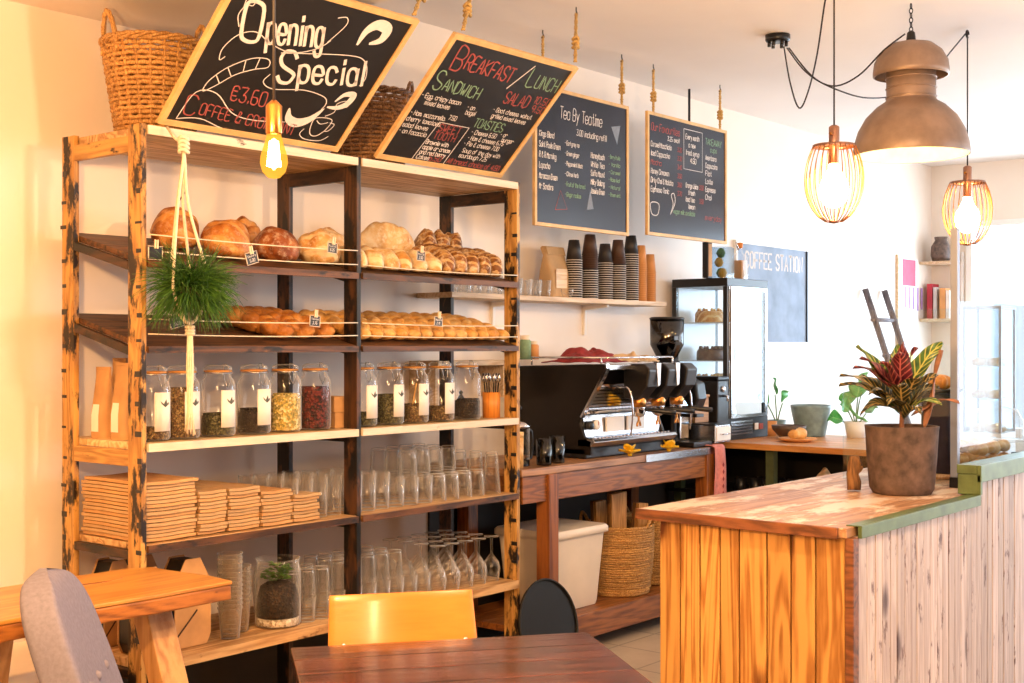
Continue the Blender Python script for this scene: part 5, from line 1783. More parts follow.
def potf(u, v):
    a = 2 * PI * u
    prof = ((.02, 0), (.104, .0), (.116, .02), (.124, .12), (.131, .235), (.133, .25), (.121, .25), (.117, .235), (.112, .215), (.02, .215))
    q = v * (len(prof) - 1)
    i = min(int(q), len(prof) - 2)
    f = q - i
    r = prof[i][0] * (1 - f) + prof[i + 1][0] * f
    z = prof[i][1] * (1 - f) + prof[i + 1][1] * f
    sq = 1 + .03 * math.cos(4 * a)
    return (r * sq * math.cos(a), r * sq * math.sin(a), z)


obj('pot', MB().grid(potf, 40, 27, True, True), M['concrete'], pt)
obj('soil', MB().lathe([(.001, .222), (.1, .222), (.109, .2155)], 24), M['soil'], pt)
M['leafg'] = leafmat('green croton leaf', '#264a1e', '#c8c060', '#48702a')
M['leafd'] = leafmat('dark croton leaf', '#18241a', '#b89a58', '#2b3320')
M['leafr'] = leafmat('red croton leaf', '#3a0f1c', '#b0605a', '#5c1c2a')
RV, FV = Vector((CR[0], CR[1], 0)), Vector((CF[0], CF[1], 0))


def leaf(mb, base, tip, w, sag=.05, twist=0.0, curl=.25):
    base, tip = Vector(base), Vector(tip)
    mid = (base + tip) / 2 + Vector((0, 0, sag))
    ax = (tip - base).normalized()
    side = ax.cross(Vector((0, 0, 1)))
    side = side.normalized() if side.length > .05 else Vector((1, 0, 0))
    nrm = side.cross(ax).normalized()
    side = (side * math.cos(twist) + nrm * math.sin(twist)).normalized()
    nrm = side.cross(ax).normalized()

    def fn(u, v):
        p = base * (1 - v) ** 2 + mid * 2 * v * (1 - v) + tip * v * v
        ww = w * (math.sin(PI * min(1.0, v ** .8)) ** .75 if v < .999 else 0.0) if v > .06 else w * .05
        s = 2 * u - 1
        return tuple(p + side * (s * ww / 2) + nrm * (curl * w * .5 * s * s + .006 * math.sin(9 * v + 3 * u)))
    mb.grid(fn, 6, 14, True, False, True)


def ipt(r, d, z):
    return RV * r + FV * d + Vector((0, 0, z))


lg, ld, lr = MB(), MB(), MB()
for mb, base, tip, w, sag, tw_ in (
        (lg, (0, .0, .33), (-.155, .05, .545), .07, .03, .5), (lg, (0, 0, .36), (.165, .03, .555), .085, .04, -.5), (lg, (.0, .03, .35), (.02, .10, .55), .08, .02, .2),
        (lr, (0, -.01, .36), (-.03, -.06, .52), .085, .05, .2), (lr, (0, 0, .36), (.045, -.04, .54), .07, .04, -.4), (lr, (0, 0, .34), (-.185, -.02, .465), .065, .06, .3),
        (lr, (0, .02, .34), (-.02, .06, .50), .08, .04, 0), (ld, (0, 0, .32), (-.225, .02, .435), .055, .05, .4), (ld, (0, -.01, .30), (-.24, -.03, .40), .065, .06, .3),
        (ld, (0, -.02, .29), (-.175, -.08, .295), .07, .08, .3), (ld, (0, -.02, .30), (-.05, -.13, .40), .075, .06, .1), (ld, (0, -.01, .30), (.075, -.10, .43), .075, .03, -.5),
        (ld, (0, 0, .30), (.12, -.04, .44), .07, .04, -.5), (lg, (0, 0, .29), (.13, -.06, .33), .05, .06, -.4), (ld, (0, .03, .30), (.10, .12, .42), .07, .05, -.2),
        (ld, (0, .03, .30), (-.12, .12, .43), .07, .05, .2), (lr, (0, 0, .35), (-.10, -.07, .485), .07, .05, .3), (lr, (0, 0, .36), (.0, -.02, .56), .07, .0, .1),
        (ld, (0, 0, .31), (-.20, .06, .40), .06, .06, .2), (ld, (0, 0, .30), (-.15, -.10, .37), .065, .07, .2), (ld, (0, -.01, .31), (.02, -.15, .43), .07, .05, .2), (ld, (0, 0, .30), (.15, .03, .39), .065, .05, -.4), (ld, (0, 0, .3), (-.09, -.13, .33), .065, .07, .3), (lr, (0, 0, .35), (-.15, .02, .50), .06, .05, .3),
        (ld, (0, -.03, .27), (.03, -.14, .30), .06, .07, 0), (lg, (0, 0, .28), (-.09, .10, .33), .06, .06, .2)):
    leaf(mb, ipt(*base), ipt(*tip), w, sag, tw_)
obj('green_foliage', lg, M['leafg'], pt, solid=.0012)
obj('dark_foliage', ld, M['leafd'], pt, solid=.0012)
obj('red_foliage', lr, M['leafr'], pt, solid=.0012)
b = MB()
leaf(b, ipt(.085, -.02, .235), ipt(.15, .0, .53), .035, .0, .2, .5)
leaf(b, ipt(.03, -.02, .28), ipt(.215, .0, .335), .03, .05, .2, .4)
M['drybrown'] = plain('dry brown leaf', '#96664a', .7, 0, .25, 25)
obj('dry_leaf', b, M['drybrown'], pt, solid=.002)
obj('stem', MB().tube([(0, 0, .22), (.004, 0, .30), (0, 0, .37)], [.011, .009, .005], 8), M['drybrown'], pt)
random.seed(6)
b = MB()
b.tube([(0, 0, 0), (.004, .002, .03), (-.004, .004, .06), (.003, -.002, .10), (0, 0, .128)], [.025, .027, .023, .025, .018], 10)
b.tube([(0, 0, .06), (.02, -.012, .075), (.03, -.02, .085)], [.012, .010, .006], 8)
tag(obj('driftwood', b, M['bark'], None, (4.528, 2.045, KZ + .006)), 'small knobbly piece of driftwood behind the concrete pot', 'driftwood')
# things behind the screen on the counter
t = thing('wooden_board', 'round wooden serving board under the dark tin behind the glass screen', 'board', (5.25, 1.99, KZ + .001))
obj('disc', MB().lathe([(.001, 0), (.105, 0), (.108, .008), (.105, .018), (.001, .018)], 30), M['lightwood'], t)
M['purple'] = plain('dark plum tin', '#2a1a26', .35, .2, .3, 18)
t = thing('storage_tin', 'tall dark plum storage tin behind the steel post', 'tin', (5.25, 1.99, KZ + .0205))
obj('body', loft(MB(), [rrect(.062, .062, .015, 0), rrect(.062, .062, .015, .31)]), M['purple'], t)
obj('lid', loft(MB(), [rrect(.064, .064, .015, .3105), rrect(.064, .064, .015, .332)]), M['black'], t)
t = thing('serving_tray', 'flat dark tray resting on top of the plum tin', 'tray', (5.25, 1.99, KZ + .0205 + .333))
obj('plate', MB().lathe([(.001, 0), (.08, 0), (.095, .012), (.093, .014), (.078, .005), (.001, .005)], 28), M['black'], t)
tag(obj('pumpkin', MB().grid(lambda u, v: ((.048 + .006 * math.cos(16 * PI * u)) * math.sin(PI * max(v, .01)) * math.cos(2 * PI * u), (.048 + .006 * math.cos(16 * PI * u)) * math.sin(PI * max(v, .01)) * math.sin(2 * PI * u), .035 - .033 * math.cos(PI * v)), 48, 12, True, True), M['orangewood'], None, (5.25, 1.99, KZ + .0205 + .3395)), 'small orange pumpkin on the dark tray beside the steel post', 'pumpkin')
t = thing('pastry_tray', 'shallow glass tray of flaky pastries behind the green ledge', 'tray', (5.57, 1.96, KZ + .001))
obj('tray_body', MB().box(-.18, .27, -.14, .16, 0, .008).box(-.18, .27, -.14, -.132, .0085, .03).box(-.18, .27, .152, .16, .0085, .03), M['glasspane'], t)
random.seed(17)
for i in range(12):
    def cf(u, v, s=random.uniform(.9, 1.15)):
        tt = (v - .5) * 2
        rr = .024 * s * max(0, 1 - tt * tt) ** .6 * (1 + .18 * math.cos(9 * tt))
        cx, cy = .055 * s * math.sin(tt * 1.3), .03 * (1 - math.cos(tt * 1.3)) * 1.6
        return (cx, cy + rr * math.cos(2 * PI * u), .024 + rr * math.sin(2 * PI * u))
    i2 = i % 6
    tag(obj('croissant', MB().grid(cf, 12, 22, True, True), M['bag'], None, (5.47 + .14 * (i2 % 3), 1.895 + .13 * (i2 // 3), KZ + .024 + .058 * (i // 6)), (0, 0, random.uniform(-.25, .25))),
        'flaky croissant heaped on the glass tray behind the green ledge', 'croissant', 'croissants on the glass tray')
t = thing('cake_dome', 'clear glass cake stand with dome behind the counter screen', 'cake stand', (6.03, 2.02, KZ + .001))
obj('stand', MB().lathe([(.06, 0), (.05, .01), (.012, .025), (.012, .09), (.13, .105), (.13, .112), (.001, .112)], 30), M['glass'], t)
obj('dome', MB().lathe([(.118, .1125), (.118, .20), (.09, .25), (.02, .27), (.02, .285), (.001, .29)], 30), M['glass'], t)
for i in range(2):
    t = thing('espresso_cup', 'small black cup stacked by the display counter, ' + ('closer to the glass cabinet', 'closer to the window')[i], 'cup', (5.90 + .09 * i, 1.88 - .02 * i, KZ + .0015 + 0), group='black cups on the counter')
    obj('wall', MB().lathe([(.026, 0), (.032, .065), (.029, .065), (.024, .006), (.001, .006)], 18, cap0=True), M['black'], t)

# ------------------------------------------------------------------ tall glass pastry cabinet
GX, GY = 7.90, 2.62
t = thing('pastry_cabinet', 'tall glass pastry cabinet on a pale base near the window', 'cabinet', (GX, GY, 0))
GW, GD = .27, .235
obj('base', MB().box(0, GW, 0, GD, 0, .96), M['white'], t, bevel=.004)
f = MB()
for x in (0, GW - .015):
    for y in (0, GD - .015):
        f.box(x, x + .015, y, y + .015, .9605, 1.72)
f.box(0, GW, 0, GD, 1.7205, 1.74)
obj('frame', f, M['postgrey'], t)
obj('glass_panel', MB().box(.005, .009, .016, GD - .016, .961, 1.719).box(.016, GW - .016, .005, .009, .961, 1.719).box(GW - .009, GW - .005, .016, GD - .016, .961, 1.719), M['glasspane'], t)
for z in (1.16, 1.36, 1.54):
    obj('glass_shelf', MB().box(.016, GW - .016, .016, GD - .016, z, z + .008), M['glasspane'], t)
random.seed(31)
for k, z in enumerate((.9605, 1.1685, 1.3685)):
    for i in range(4):
        mt = ('pastry', 'bag', 'boulel')[(i + k) % 3]
        tag(obj('bun', MB().lathe([(.001, 0), (.03, 0), (.044, .015), (.042, .035), (.025, .05), (.001, .054)], 18), M[mt], None, (GX + .075 + .11 * (i % 2), GY + .07 + .095 * (i // 2), z + .001)),
            'glazed bun on the ' + ('bottom', 'middle', 'upper')[k] + ' shelf of the tall glass pastry cabinet', 'bun', 'buns on the ' + ('bottom', 'middle', 'upper') [k] + ' cabinet shelf')

# ------------------------------------------------------------------ far wall corner
t = thing('corner_shelf', 'pale two board corner shelf beside the bright window', 'shelf', (10.72, 3.98, 1.70))
obj('board', MB().box(0, .275, 0, .265, 0, .025), M['lwood'], t, bevel=.002)
obj('board', MB().box(0, .275, 0, .265, .49, .515), M['lwood'], t, bevel=.002)
obj('side_panel', MB().box(.25, .275, -.02, -.0005, -.05, .6), M['white'], t)
M['pot2'] = plain('mottled brown jar', '#6a564c', .6, 0, .4, 30)
tag(obj('stone_jar', MB().lathe([(.001, 0), (.07, 0), (.085, .05), (.08, .13), (.05, .18), (.055, .21), (.045, .21), (.001, .19)], 22), M['pot2'], None, (10.83, 4.10, 2.2165)), 'mottled brown stoneware jar on the upper corner shelf', 'jar')
for i, (c, th, h, lb) in enumerate((('#b8323e', .045, .30, 'tall red book on the lower corner shelf'), ('#c9c3bd', .03, .27, 'thin grey book beside the red one'), ('#e0a060', .05, .26, 'thick orange book on the lower corner shelf'),
                                    ('#f0e8dc', .03, .24, 'cream book next to the window'))):
    m_ = plain('book cover ' + str(i), c, .6)
    t = thing('book', lb, 'book', (10.80, 4.215 - .055 * i - .005, 1.7265))
    obj('cover', MB().box(0, .15, -th, -th + .004, 0, h).box(0, .15, -.004, 0, 0, h).box(-.004, -.0003, -th, 0, 0, h), m_, t)
    obj('page_block', MB().box(.0005, .145, -th + .0045, -.0045, .004, h - .004), M['paper'], t)
t = thing('poster', 'white framed poster with a pink top hanging by the far corner', 'poster', (XonY(898, 4.23), WALLY - .001, 1.30), HANG)
pw = XonY(919, 4.23) - XonY(898, 4.23)
obj('sheet', MB().box(.03, pw, 0, .93, 0, .008), M['paper'], t)
obj('side_rail', MB().box(0, .029, 0, .95, 0, .02), M['lwood'], t)
M['pink'] = plain('pink print', '#e2607c', .7, 0, .1)
M['violet'] = plain('violet print', '#b08cc8', .7, 0, .2, 12)
M['paleyellow'] = plain('yellow print', '#f4e08a', .7, 0, .1)
obj('pink_print', MB().box(.12, pw - .05, .70, .92, .0085, .0095), M['pink'], t)
b = MB()
random.seed(5)
for i in range(5):
    x = .16 + i * .09
    b.box(x, x + .035, .55 - random.uniform(0, .06), .69, .0085, .0095)
obj('dark_print', b, M['violet'], t)
obj('violet_print', MB().box(.3, pw - .15, .22, .42, .0085, .0095), M['violet'], t)
obj('yellow_print', MB().box(.2, pw - .1, .04, .14, .0085, .0095), M['paleyellow'], t)
# ladder leaning on the wall
M['greywood'] = wood('grey ladder wood', '#6b6266', '#453e42', 'Z', 8, .1, .6)
t = thing('ladder', 'grey wooden ladder leaning against the white wall behind the croton', 'ladder', (9.55, 3.60, 0))
for x in (0, .37):
    obj('rail', MB().tube([(x + .06, 0, 0), (x, .62, 1.94)], .026, 8), M['greywood'], t)
for i in range(6):
    u = .15 + i * .145
    obj('rung', MB().tube([(.06 * (1 - u) - .05, .62 * u, 1.94 * u), (.37 + .06 * (1 - u) + .05, .62 * u, 1.94 * u)], .016, 8), M['greywood'], t)

# ------------------------------------------------------------------ things on the oak back counter
M['teal'] = plain('grey teal glaze', '#7f9aa2', .35, 0, .15, 25)
tag(obj('planter_pot', MB().lathe([(.001, 0), (.085, 0), (.09, .01), (.125, .18), (.125, .195), (.117, .195), (.085, .015), (.001, .015)], 30), M['teal'], None, (7.37, 3.615, TZ + .001)), 'grey teal glazed pot on the oak back counter', 'pot')
M['brownbowl'] = plain('dark brown bowl', '#5b4a42', .4, 0, .2)
tag(obj('soup_bowl', MB().lathe([(.001, 0), (.05, 0), (.10, .055), (.105, .08), (.098, .08), (.045, .008), (.001, .008)], 28), M['brownbowl'], None, (7.105, 3.63, TZ + .001)), 'dark brown bowl beside the croissant plate', 'bowl')
t = thing('dinner_plate', 'pale plate holding a croissant on the oak counter', 'plate', (6.90, 3.47, TZ + .001))
obj('plate', MB().lathe([(.001, 0), (.07, 0), (.115, .018), (.113, .022), (.07, .006), (.001, .006)], 30), M['orangecup'], t)
tag(obj('croissant', MB().grid(lambda u, v: ((.085 * math.sin((v - .5) * 2.6)), .05 * (1 - math.cos((v - .5) * 2.6)) + .034 * max(0, 1 - (2 * v - 1) ** 2) ** .6 * (1 + .15 * math.cos(18 * (v - .5))) * math.cos(2 * PI * u), .036 + .034 * max(0, 1 - (2 * v - 1) ** 2) ** .6 * (1 + .15 * math.cos(18 * (v - .5))) * math.sin(2 * PI * u)), 14, 26, True, True), M['bag'], None, (6.90, 3.45, TZ + .0105)), 'golden croissant on the pale plate', 'croissant')
tag(obj('clay_cup', MB().lathe([(.001, 0), (.04, 0), (.045, .09), (.04, .09), (.035, .01), (.001, .01)], 22), M['orangecup'], None, (7.26, 3.84, TZ + .001)), 'small clay cup in front of the green leaf by the fridge', 'cup')
M['bigleaf'] = leafmat('broad green leaf', '#2f9a46', '#7cc877', '#48b85a')


def leafy(name, label, loc, leaves, potr, poth, mat):
    t = thing(name, label, 'plant', loc)
    obj('pot', MB().lathe([(.001, 0), (potr * .75, 0), (potr, poth), (potr * .92, poth), (potr * .7, .01), (.001, poth * .8)], 22), mat, t)
    b, s = MB(), MB()
    for (r, d, z, w) in leaves:
        tip = ipt(r, d, z)
        base = Vector((tip.x * .45, tip.y * .45, poth + (z - poth) * .6))
        leaf(b, base, tip, w, .04, .7, .2)
        s.tube([(0, 0, poth * .7), (base.x * .5, base.y * .5, base.z * .7), tuple(base)], .004, 6)
    obj('foliage', b, M['bigleaf'], t, solid=.001)
    obj('stem', s, M['green'], t)


leafy('potted_plant', 'leafy green plant beside the fridge on the oak counter', (7.41, 3.87, TZ + .001), ((-.03, -.02, .36, .12), (.08, 0, .27, .09), (-.12, .05, .25, .09)), .06, .09, M['teal'])
leafy('potted_plant', 'broad leaved green plant behind the croton pot', (7.42, 3.34, TZ + .001), ((-.10, .0, .20, .17), (.02, -.02, .34, .12), (.08, .0, .40, .13), (-.17, .02, .10, .12), (.14, 0, .18, .14), (.0, -.05, .12, .15), (-.05, .08, .27, .12)), .07, .10, M['white'])

# ------------------------------------------------------------------ pendant lamps
M['cord'] = plain('dark cord', '#2b2527', .6)
M['bulbhot'] = emit('warm bulb glow', '#ffc46a', 90)
M['bulbcage'] = emit('soft bulb glow', '#ffd28c', 85)
M['filament'] = emit('bright filament', '#fff0c8', 90)
M['patina'] = plain('copper patina metal', '#9c8474', .42, .4, .22, 6, .05)
M['shadein'] = plain('white enamel', '#f4efe4', .5)
M['amberglass'] = glass('amber bulb glass', '#ffd9a0', .7, .04, .5)
ROWY = 2.25
tt_ = NT('glowing amber glass')
e_ = tt_.n('ShaderNodeEmission')
e_.inputs[0].default_value = lin('#ffb640')
e_.inputs[1].default_value = 2.2
x_ = tt_.n('ShaderNodeBsdfTransparent')
x_.inputs[0].default_value = lin('#ffe0a8')
m_ = tt_.n('ShaderNodeMixShader')
m_.inputs[0].default_value = .38
tt_.t.links.new(x_.outputs[0], m_.inputs[1])
tt_.t.links.new(e_.outputs[0], m_.inputs[2])
tt_.t.links.new(m_.outputs[0], tt_.out.inputs[0])
M['amberglow'] = tt_.mat

t = thing('pendant_bulb', 'bare glowing filament bulb hanging in front of the Opening Special board', 'lamp', (1.90, ROWY, 1.876))
prof = [(.001, 0), (.014, .003), (.026, .016), (.0315, .036), (.030, .052), (.022, .078), (.0165, .097), (.0155, .108)]
obj('bulb', MB().lathe(prof, 24), M['amberglow'], t)
fl = MB()
for k in range(6):
    a, a2 = k * PI / 3, (k + .5) * PI / 3
    fl.tube([(.009 * math.cos(a), .009 * math.sin(a), .085), (.016 * math.cos(a), .016 * math.sin(a), .03), (.015 * math.cos(a2), .015 * math.sin(a2), .028), (.009 * math.cos(a2), .009 * math.sin(a2), .085)], .0016, 5)
obj('filament', fl, M['filament'], t)
obj('glow_core', MB().lathe([(.001, .02), (.012, .032), (.0125, .06), (.006, .088), (.001, .092)], 14), M['bulbhot'], t)
obj('socket', MB().lathe([(.0, .100), (.0172, .1005), (.0185, .104), (.0185, .165), (.014, .170), (.006, .178), (.001, .179)], 24), M['brass'], t)
obj('cord', MB().tube([(0, 0, .179), (0, 0, 2.72 - 1.876 - .021)], .0035, 8), M['cord'], t)
obj('ceiling_cup', MB().lathe([(.001, 2.72 - 1.877 - .02), (.05, 2.72 - 1.877 - .02), (.05, 2.72 - 1.877), (.001, 2.72 - 1.877)], 24), M['black'], t)


def cage(label, x, y):
    z0 = 1.995
    t = thing('cage_pendant', label, 'lamp', (x, y, z0), group=None)
    H_ = .305
    b = MB()
    n = 26

    def rad(u):
        return .116 * math.sin(PI * (.045 + .76 * u ** .86)) ** .62
    for i in range(n):
        a = 2 * PI * i / n
        b.tube([(rad(k / 14) * math.cos(a), rad(k / 14) * math.sin(a), H_ * k / 14) for k in range(15)], .0021, 5)
    obj('wire_cage_lattice', b, M['brass'], t)
    rt = rad(1.0)
    obj('cage_cap', MB().lathe([(rt + .002, H_ - .006), (rt + .002, H_ + .004), (.018, H_ + .008), (.018, H_ + .0)], 30), M['copper'], t)
    obj('cage_foot', MB().lathe([(.001, -.008), (.022, -.004), (.022, .004), (.001, .005)], 18), M['copper'], t)
    obj('bulb', MB().lathe([(.001, .055), (.03, .062), (.052, .09), (.06, .125), (.052, .16), (.034, .19), (.022, .215), (.0175, .235)], 24), M['bulbcage'], t)
    obj('lamp_holder', MB().lathe([(.0185, .232), (.021, .236), (.021, H_ - .001)], 20), M['copper'], t)
    obj('socket', MB().lathe([(.021, H_ + .0085), (.021, H_ + .075), (.012, H_ + .082), (.001, H_ + .083)], 22), M['copper'], t)
    obj('switch_knob', MB().tube([(-.021, 0, H_ + .045), (-.038, 0, H_ + .045)], .006, 8), M['brass'], t)
    obj('cord', MB().tube([(0, 0, H_ + .083), (0, 0, CEIL - z0 - .012)], .0036, 8), M['cord'], t)
    obj('ceiling_hook', MB().tube([(.018 * math.cos(k * PI / 6), 0, CEIL - z0 - .03 + .018 * math.sin(k * PI / 6)) for k in range(11)], .004, 6), M['blackmetal'], t)
    return t


cage('egg-shaped wire cage pendant hanging on the shelf unit side of the dome lamp', 4.794, ROWY)
cage('egg-shaped wire cage pendant hanging beyond the dome lamp towards the window', 6.292, ROWY)
dz0 = 2.352
t = thing('dome_pendant', 'large copper coloured industrial dome pendant above the counter', 'lamp', (5.583, ROWY, dz0))
sh = [(.252, .0), (.255, .008), (.250, .05), (.232, .11), (.198, .17), (.150, .218), (.112, .242), (.108, .252)]
obj('shade', MB().lathe(sh, 48), M['patina'], t)
obj('shade_lining', MB().lathe([(r - .004, z + .0005) for r, z in sh[:-1]], 48), M['shadein'], t)
obj('neck', MB().lathe([(.108, .2525), (.108, .385), (.10, .390)], 40), M['patina'], t)
nb = MB()
for z in (.26, .30, .345):
    nb.tube([(.1095 * math.cos(2 * PI * i / 40), .1095 * math.sin(2 * PI * i / 40), z) for i in range(40)], .003, 5, closed=True)
obj('neck_rib', nb, M['patina'], t)
obj('cap_dome', MB().lathe([(.158, .355), (.166, .358), (.166, .375), (.160, .42), (.135, .465), (.095, .497), (.045, .510), (.001, .512)], 44), M['patina'], t)
obj('latch', MB().box(.112, .16, -.018, .018, .275, .292).tube([(.16, 0, .28), (.175, 0, .26), (.16, 0, .24), (.15, 0, .23)], .004, 6), M['black'], t)
obj('strain_relief', MB().lathe([(.022, .5125), (.018, .55), (.008, .56), (.001, .561)], 18), M['black'], t)
ch = MB()
z = .565
i = 0
while z < CEIL - dz0 - .02:
    ch.tube([(.008 * math.cos(a) * (i % 2), .008 * math.cos(a) * (1 - i % 2), z + .013 * math.sin(a)) for a in [2 * PI * k / 10 for k in range(10)]], .0025, 5, closed=True)
    z += .021
    i += 1
obj('chain', ch, M['blackmetal'], t)
obj('bulb', MB().lathe([(.001, .075), (.03, .08), (.045, .11), (.04, .15), (.02, .18), (.018, .2)], 20), M['bulbcage'], t)
obj('lamp_holder', MB().lathe([(.02, .2005), (.022, .26), (.001, .262)], 18), M['shadein'], t)
# ceiling rose and the cords that swag to the lamps
RXX, RYY = 5.83, 3.04
t = thing('ceiling_rose', 'flat black ceiling rose with cords swagging to the pendant lamps', 'ceiling rose', (RXX, RYY, CEIL - .032))
obj('cup', MB().lathe([(.001, .0), (.058, .0), (.062, .006), (.062, .0315), (.001, .0315)], 30), M['black'], t)
gl = MB()
for k in range(6):
    a = k * PI / 3
    gl.lathe([(.009, -.026), (.009, -.0005)], 10, (.042 * math.cos(a), .042 * math.sin(a), 0), True, True)
obj('cord_grip', gl, M['black'], t)


def swag(pts):
    """points in the plane between the rose and the lamp row, given as (px, py, share of the way)"""
    out = []
    for px, py, f in pts:
        y = RYY + (ROWY - RYY) * f
        x = XonY(px, y)
        out.append((x - RXX, y - RYY, min(CEIL - .012, Zat(x, y, py)) - (CEIL - .032)))
    return out


for pts in (((784, 47, 0), (790, 82, .2), (799, 108, .4), (808, 92, .5), (817, 55, .7), (826, -4, .9), (834, -28, 1.0)),
            ((787, 48, 0), (806, 72, .3), (832, 86, .5), (858, 76, .7), (884, 50, .9), (905, 34, .985)),
            ((789, 48, 0), (812, 76, .3), (838, 90, .45), (868, 98, .5), (900, 94, .45), (930, 76, .5), (952, 50, .8), (968, 30, 1.0))):
    obj('cord', MB().tube(smooth_pts(swag(pts), 6), .0038, 7), M['cord'], t)

# ------------------------------------------------------------------ dining furniture
M['slab'] = wood('orange slab wood', '#d09548', '#ab7132', 'X', 5, .1, .35, knot=('#7a3c12', 2.2, .07), coat=.2)
M['slabedge'] = wood('live edge', '#b06e2c', '#6a3b12', 'X', 9, .15, .5, scorch='#5a2d0e', scorch_amt=.64)
M['legwood'] = wood('pale leg wood', '#cf9f68', '#a87440', 'Z', 7, .1, .5)
t = thing('slab_table', 'thick orange wooden slab table with slanted legs beside the grey chair', 'table', (.9, 3.17, 0))
out = [(-.8, .0), (.5, -.01), (1.0, .012), (1.35, -.006), (1.612, .0), (1.622, .12), (1.604, .3), (1.60, .40), (1.53, .44), (1.2, .455), (.7, .445), (-.8, .45)]
TT = .772
obj('table_top', MB().prism(out, TT - .012, TT, 'Z'), M['slab'], t, bevel=.003)
e = MB().prism([(x + (.004 if x > 1.5 else 0) * math.sin(i), y) for i, (x, y) in enumerate(out)], TT - .058, TT - .0125, 'Z')
obj('live_edge', e, M['slabedge'], t, bevel=.006)
cr = MB()
cr.tube(smooth_pts([(1.10, .27, TT - .001), (1.22, .30, TT - .0005), (1.33, .285, TT - .001), (1.42, .30, TT - .0015)], 5), .004, 6)
obj('crack', cr, M['slabedge'], t)
for x, s in ((-.6, -1), (-.6, 1), (1.44, -1), (.98, 1)):
    if True:
        b = MB()
        y0, y1 = .225 + s * .04, .225 + s * (.335 if s < 0 else .21)
        b.prism([(y0 - .04, TT - .0585), (y0 + .04, TT - .0585), (y1 + .04, 0), (y1 - .04, 0)], x - .045, x + .045)
        obj('leg', b, M['legwood'], t, bevel=.004)
t = thing('wall_bench', 'cream seated bench along the wall behind the slab table', 'bench', (-.2, 3.76, 0))
obj('seat', MB().box(0, 2.62, 0, .42, .41, .46), M['cream'], t, bevel=.012)
obj('seat_frame', MB().box(.01, 2.61, .01, .41, .35, .4095), M['raildark'], t)
for x in (.05, 2.5):
    for y in (.02, .35):
        obj('leg', MB().box(x, x + .05, y, y + .05, 0, .3495), M['blackmetal'], t)

# grey upholstered chair
M['greyfab'] = plain('grey chair fabric', '#757388', .9, 0, .1, 90, .15)
ang = math.atan2(-.678, .735)
CHX, CHY = 1.875, 2.86
t = thing('upholstered_chair', 'grey button-tufted upholstered chair at the end of the slab table', 'chair', (CHX, CHY, 0), (0, 0, ang))


def backf(u, v):
    """rounded padded back: x thickness, y width, z height"""
    a = 2 * PI * u
    th, wd = .052, .205
    ex = math.copysign(abs(math.cos(a)) ** .4, math.cos(a))
    ey = math.copysign(abs(math.sin(a)) ** .45, math.sin(a))
    z = v
    q = max(0.0, (v - .66) / .34)
    k = max(0.0, 1 - q ** 3.2) ** .5
    lean = -.17 * v
    ww = wd * (.86 + .16 * math.sin(PI * min(1, v * 1.05))) * k
    return (ex * th * k ** .6 * (1.02 - .1 * v) + lean + (.0 if ex < 0 else .03 * abs(ey) ** 3 * (1 - v * .4)), ey * ww, .42 + .515 * v)


bk = obj('backrest', MB().grid(backf, 40, 26, True, True), M['greyfab'], t, sub=1)
bb = MB()
for (y, v) in ((-.11, .46), (.0, .46), (.11, .46)):
    p = backf(0, v)
    bb.lathe([(.001, .012), (.011, .009), (.015, .0), (.012, -.008)], 14, (0, 0, 0))
    # each button sits on the front face
    n = len(bb.v)
    for i in range(n - 56, n):
        q = bb.v[i]
        bb.v[i] = Vector((p[0] + q.z - .002, y + q.x, p[2] + q.y))
obj('button', bb, M['greyfab'], bk)
obj('seat', MB().box(-.03, .44, -.235, .235, .37, .48), M['greyfab'], t, bevel=.03, seg=3)
for sx in (.0, .40):
    for sy in (-.19, .19):
        obj('leg', MB().tube([(sx, sy, .372), (sx + (.03 if sx else -.05), sy * 1.1, 0)], [.018, .012], 8), M['black'], t)

# dark table in front
M['darktable'] = wood('dark varnished table', '#552c22', '#2a130e', 'X', 6, .08, .15, grain=.4, coat=.5)
rz = R(-37.6)
t = thing('dark_table', 'glossy dark brown wooden table in front of the orange chair', 'table', (2.713, 1.965, 0), (0, 0, rz))
b = MB()
for j in range(6):
    b.box(-.765, .0, -.80 + .1335 * j, -.80 + .1335 * (j + 1) - .0006, .715, .75)
obj('table_top', b, M['darktable'], t, bevel=.003)
obj('apron', MB().box(-.71, -.055, -.75, -.05, .645, .7145), M['darktable'], t)
for x in (-.72, -.095):
    for y in (-.76, -.10):
        obj('leg', MB().box(x, x + .055, y, y + .055, 0, .6445), M['darktable'], t)
# orange plywood chair
M['ply'] = wood('orange plywood', '#d98a36', '#c87a2a', 'X', 4, .05, .3, coat=.2, grain=.2)
t = thing('plywood_chair', 'orange plywood chair pushed in behind the dark table', 'chair', (2.497, 2.42, 0), (0, 0, rz))


def ply(u, v):
    x = (u - .5) * .41
    return (x * (1 - .04 * v), -.03 * math.cos(x / .205 * PI / 2) + .05 * v, .655 + .165 * v + .006 * (1 - (2 * u - 1) ** 2))


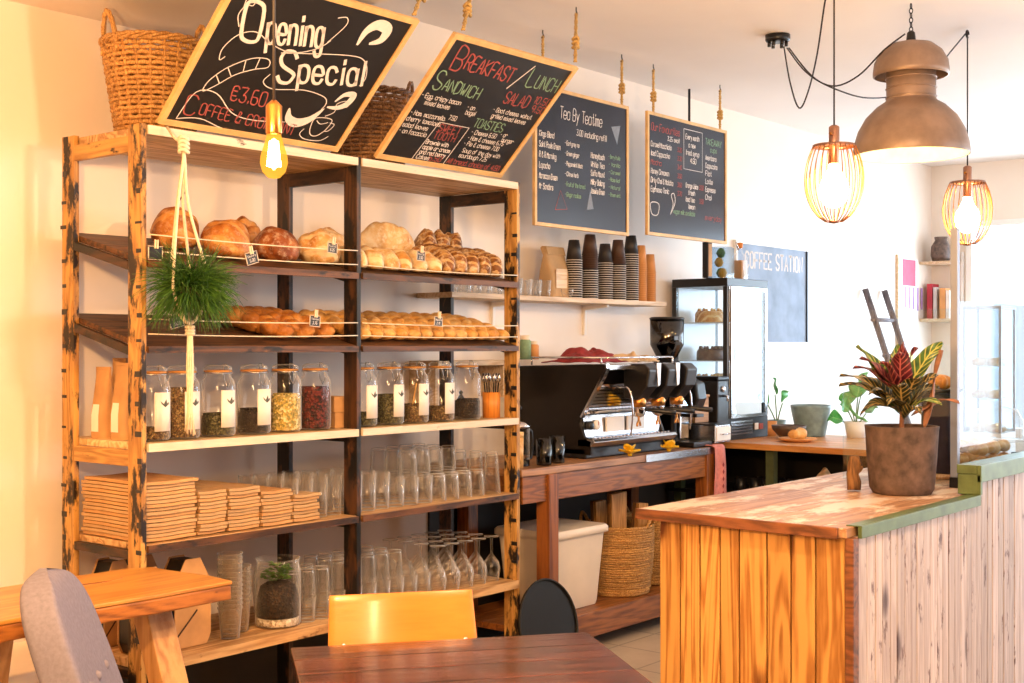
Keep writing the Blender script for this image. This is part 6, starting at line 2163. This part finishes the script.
obj('backrest', MB().grid(ply, 18, 8), M['ply'], t, solid=.011, bevel=.003)
obj('seat', MB().grid(lambda u, v: ((u - .5) * .40, -.44 + .40 * v, .455 + .012 * (2 * u - 1) ** 2 - .015 * math.sin(PI * v)), 12, 10), M['ply'], t, solid=.011)
sc = MB()
for x in (-.165, .165):
    sc.lathe([(.001, 0), (.007, .001), (.005, .004), (.001, .005)], 12, (0, 0, 0))
    n = len(sc.v)
    for i in range(n - 48, n):
        q = sc.v[i]
        sc.v[i] = Vector((x + q.x, -.022 - q.z, .70 + q.y))
obj('screw', sc, M['chrome'], t)
for x in (-.165, .165):
    obj('frame_tube', MB().tube(smooth_pts([(x, .045, .78), (x, .015, .66), (x, .0, .46), (x, .0, .44), (x, -.42, .435)], 4), .011, 8), M['black'], t)
    obj('leg', MB().tube([(x, 0, .435), (x * 1.1, .05, 0)], .011, 8), M['black'], t)
    obj('leg', MB().tube([(x, -.40, .428), (x * 1.1, -.43, 0)], .011, 8), M['black'], t)

# ------------------------------------------------------------------ light, camera
def area(name, loc, rot, sx, sy, power, col):
    l = bpy.data.lights.new(name, 'AREA')
    l.shape = 'RECTANGLE'
    l.size, l.size_y = sx, sy
    l.energy = power
    l.color = col
    o = bpy.data.objects.new(name, l)
    COL.objects.link(o)
    o.location = loc
    o.rotation_euler = rot
    return o


def point(name, loc, power, col, rad=.05):
    l = bpy.data.lights.new(name, 'POINT')
    l.energy = power
    l.color = col
    l.shadow_soft_size = rad
    o = bpy.data.objects.new(name, l)
    COL.objects.link(o)
    o.location = loc
    return o


area('window_daylight', (FARX + .35, 2.1, 1.65), (R(90), 0, R(90)), 3.5, 1.8, 220, (.84, .91, 1))
area('window_daylight', (FARX + .35, -1.6, 1.55), (R(90), 0, R(90)), 3.0, 2.7, 110, (.84, .91, 1))  # daylight for the added out-of-view glazing
area('shop_window_daylight', (7.7, SY - .25, 1.65), (R(90), 0, 0), 4.8, 2.2, 110, (.88, .93, 1))
WARM = (1.0, .53, .19)
SOFT = (1.0, .66, .37)
point('pendant_and_fill_light', (2.85, .9, 2.35), 150, SOFT, .05)
point('pendant_and_fill_light', (.95, 1.9, 1.95), 200, WARM, .06)  # unseen fill light added to warm the left wall and lowered ceiling
point('pendant_and_fill_light', (.2, .4, 2.0), 130, (1, .6, .29), .08)  # unseen fill light added to warm the wall behind the lower shelves
w = bpy.data.worlds.new('sky')
SC.world = w
w.use_nodes = True
w.node_tree.nodes['Background'].inputs[0].default_value = (.95, .97, 1, 1)
w.node_tree.nodes['Background'].inputs[1].default_value = 1.4
cam = bpy.data.cameras.new('camera')
co = bpy.data.objects.new('camera', cam)
COL.objects.link(co)
SC.camera = co
co.location = (0, 0, EYE)
yaw = math.atan2(CF[1], CF[0]) - PI / 2
co.rotation_euler = (R(90), 0, yaw)
cam.sensor_width = 36
cam.lens = FOC / 1024 * 36
cam.shift_y = (HOR - 341.5) / 1024
cam.clip_start = .02
SC.view_settings.view_transform = 'Standard'
SC.view_settings.look = 'None'
SC.view_settings.gamma = 1
SC.view_settings.use_curve_mapping = False
SC.view_settings.exposure = -0.02
SC.cycles.max_bounces = 10
SC.cycles.diffuse_bounces = 4
SC.cycles.glossy_bounces = 5
SC.cycles.transparent_max_bounces = 40
SC.cycles.sample_clamp_indirect = 6
SC.cycles.use_denoising = True
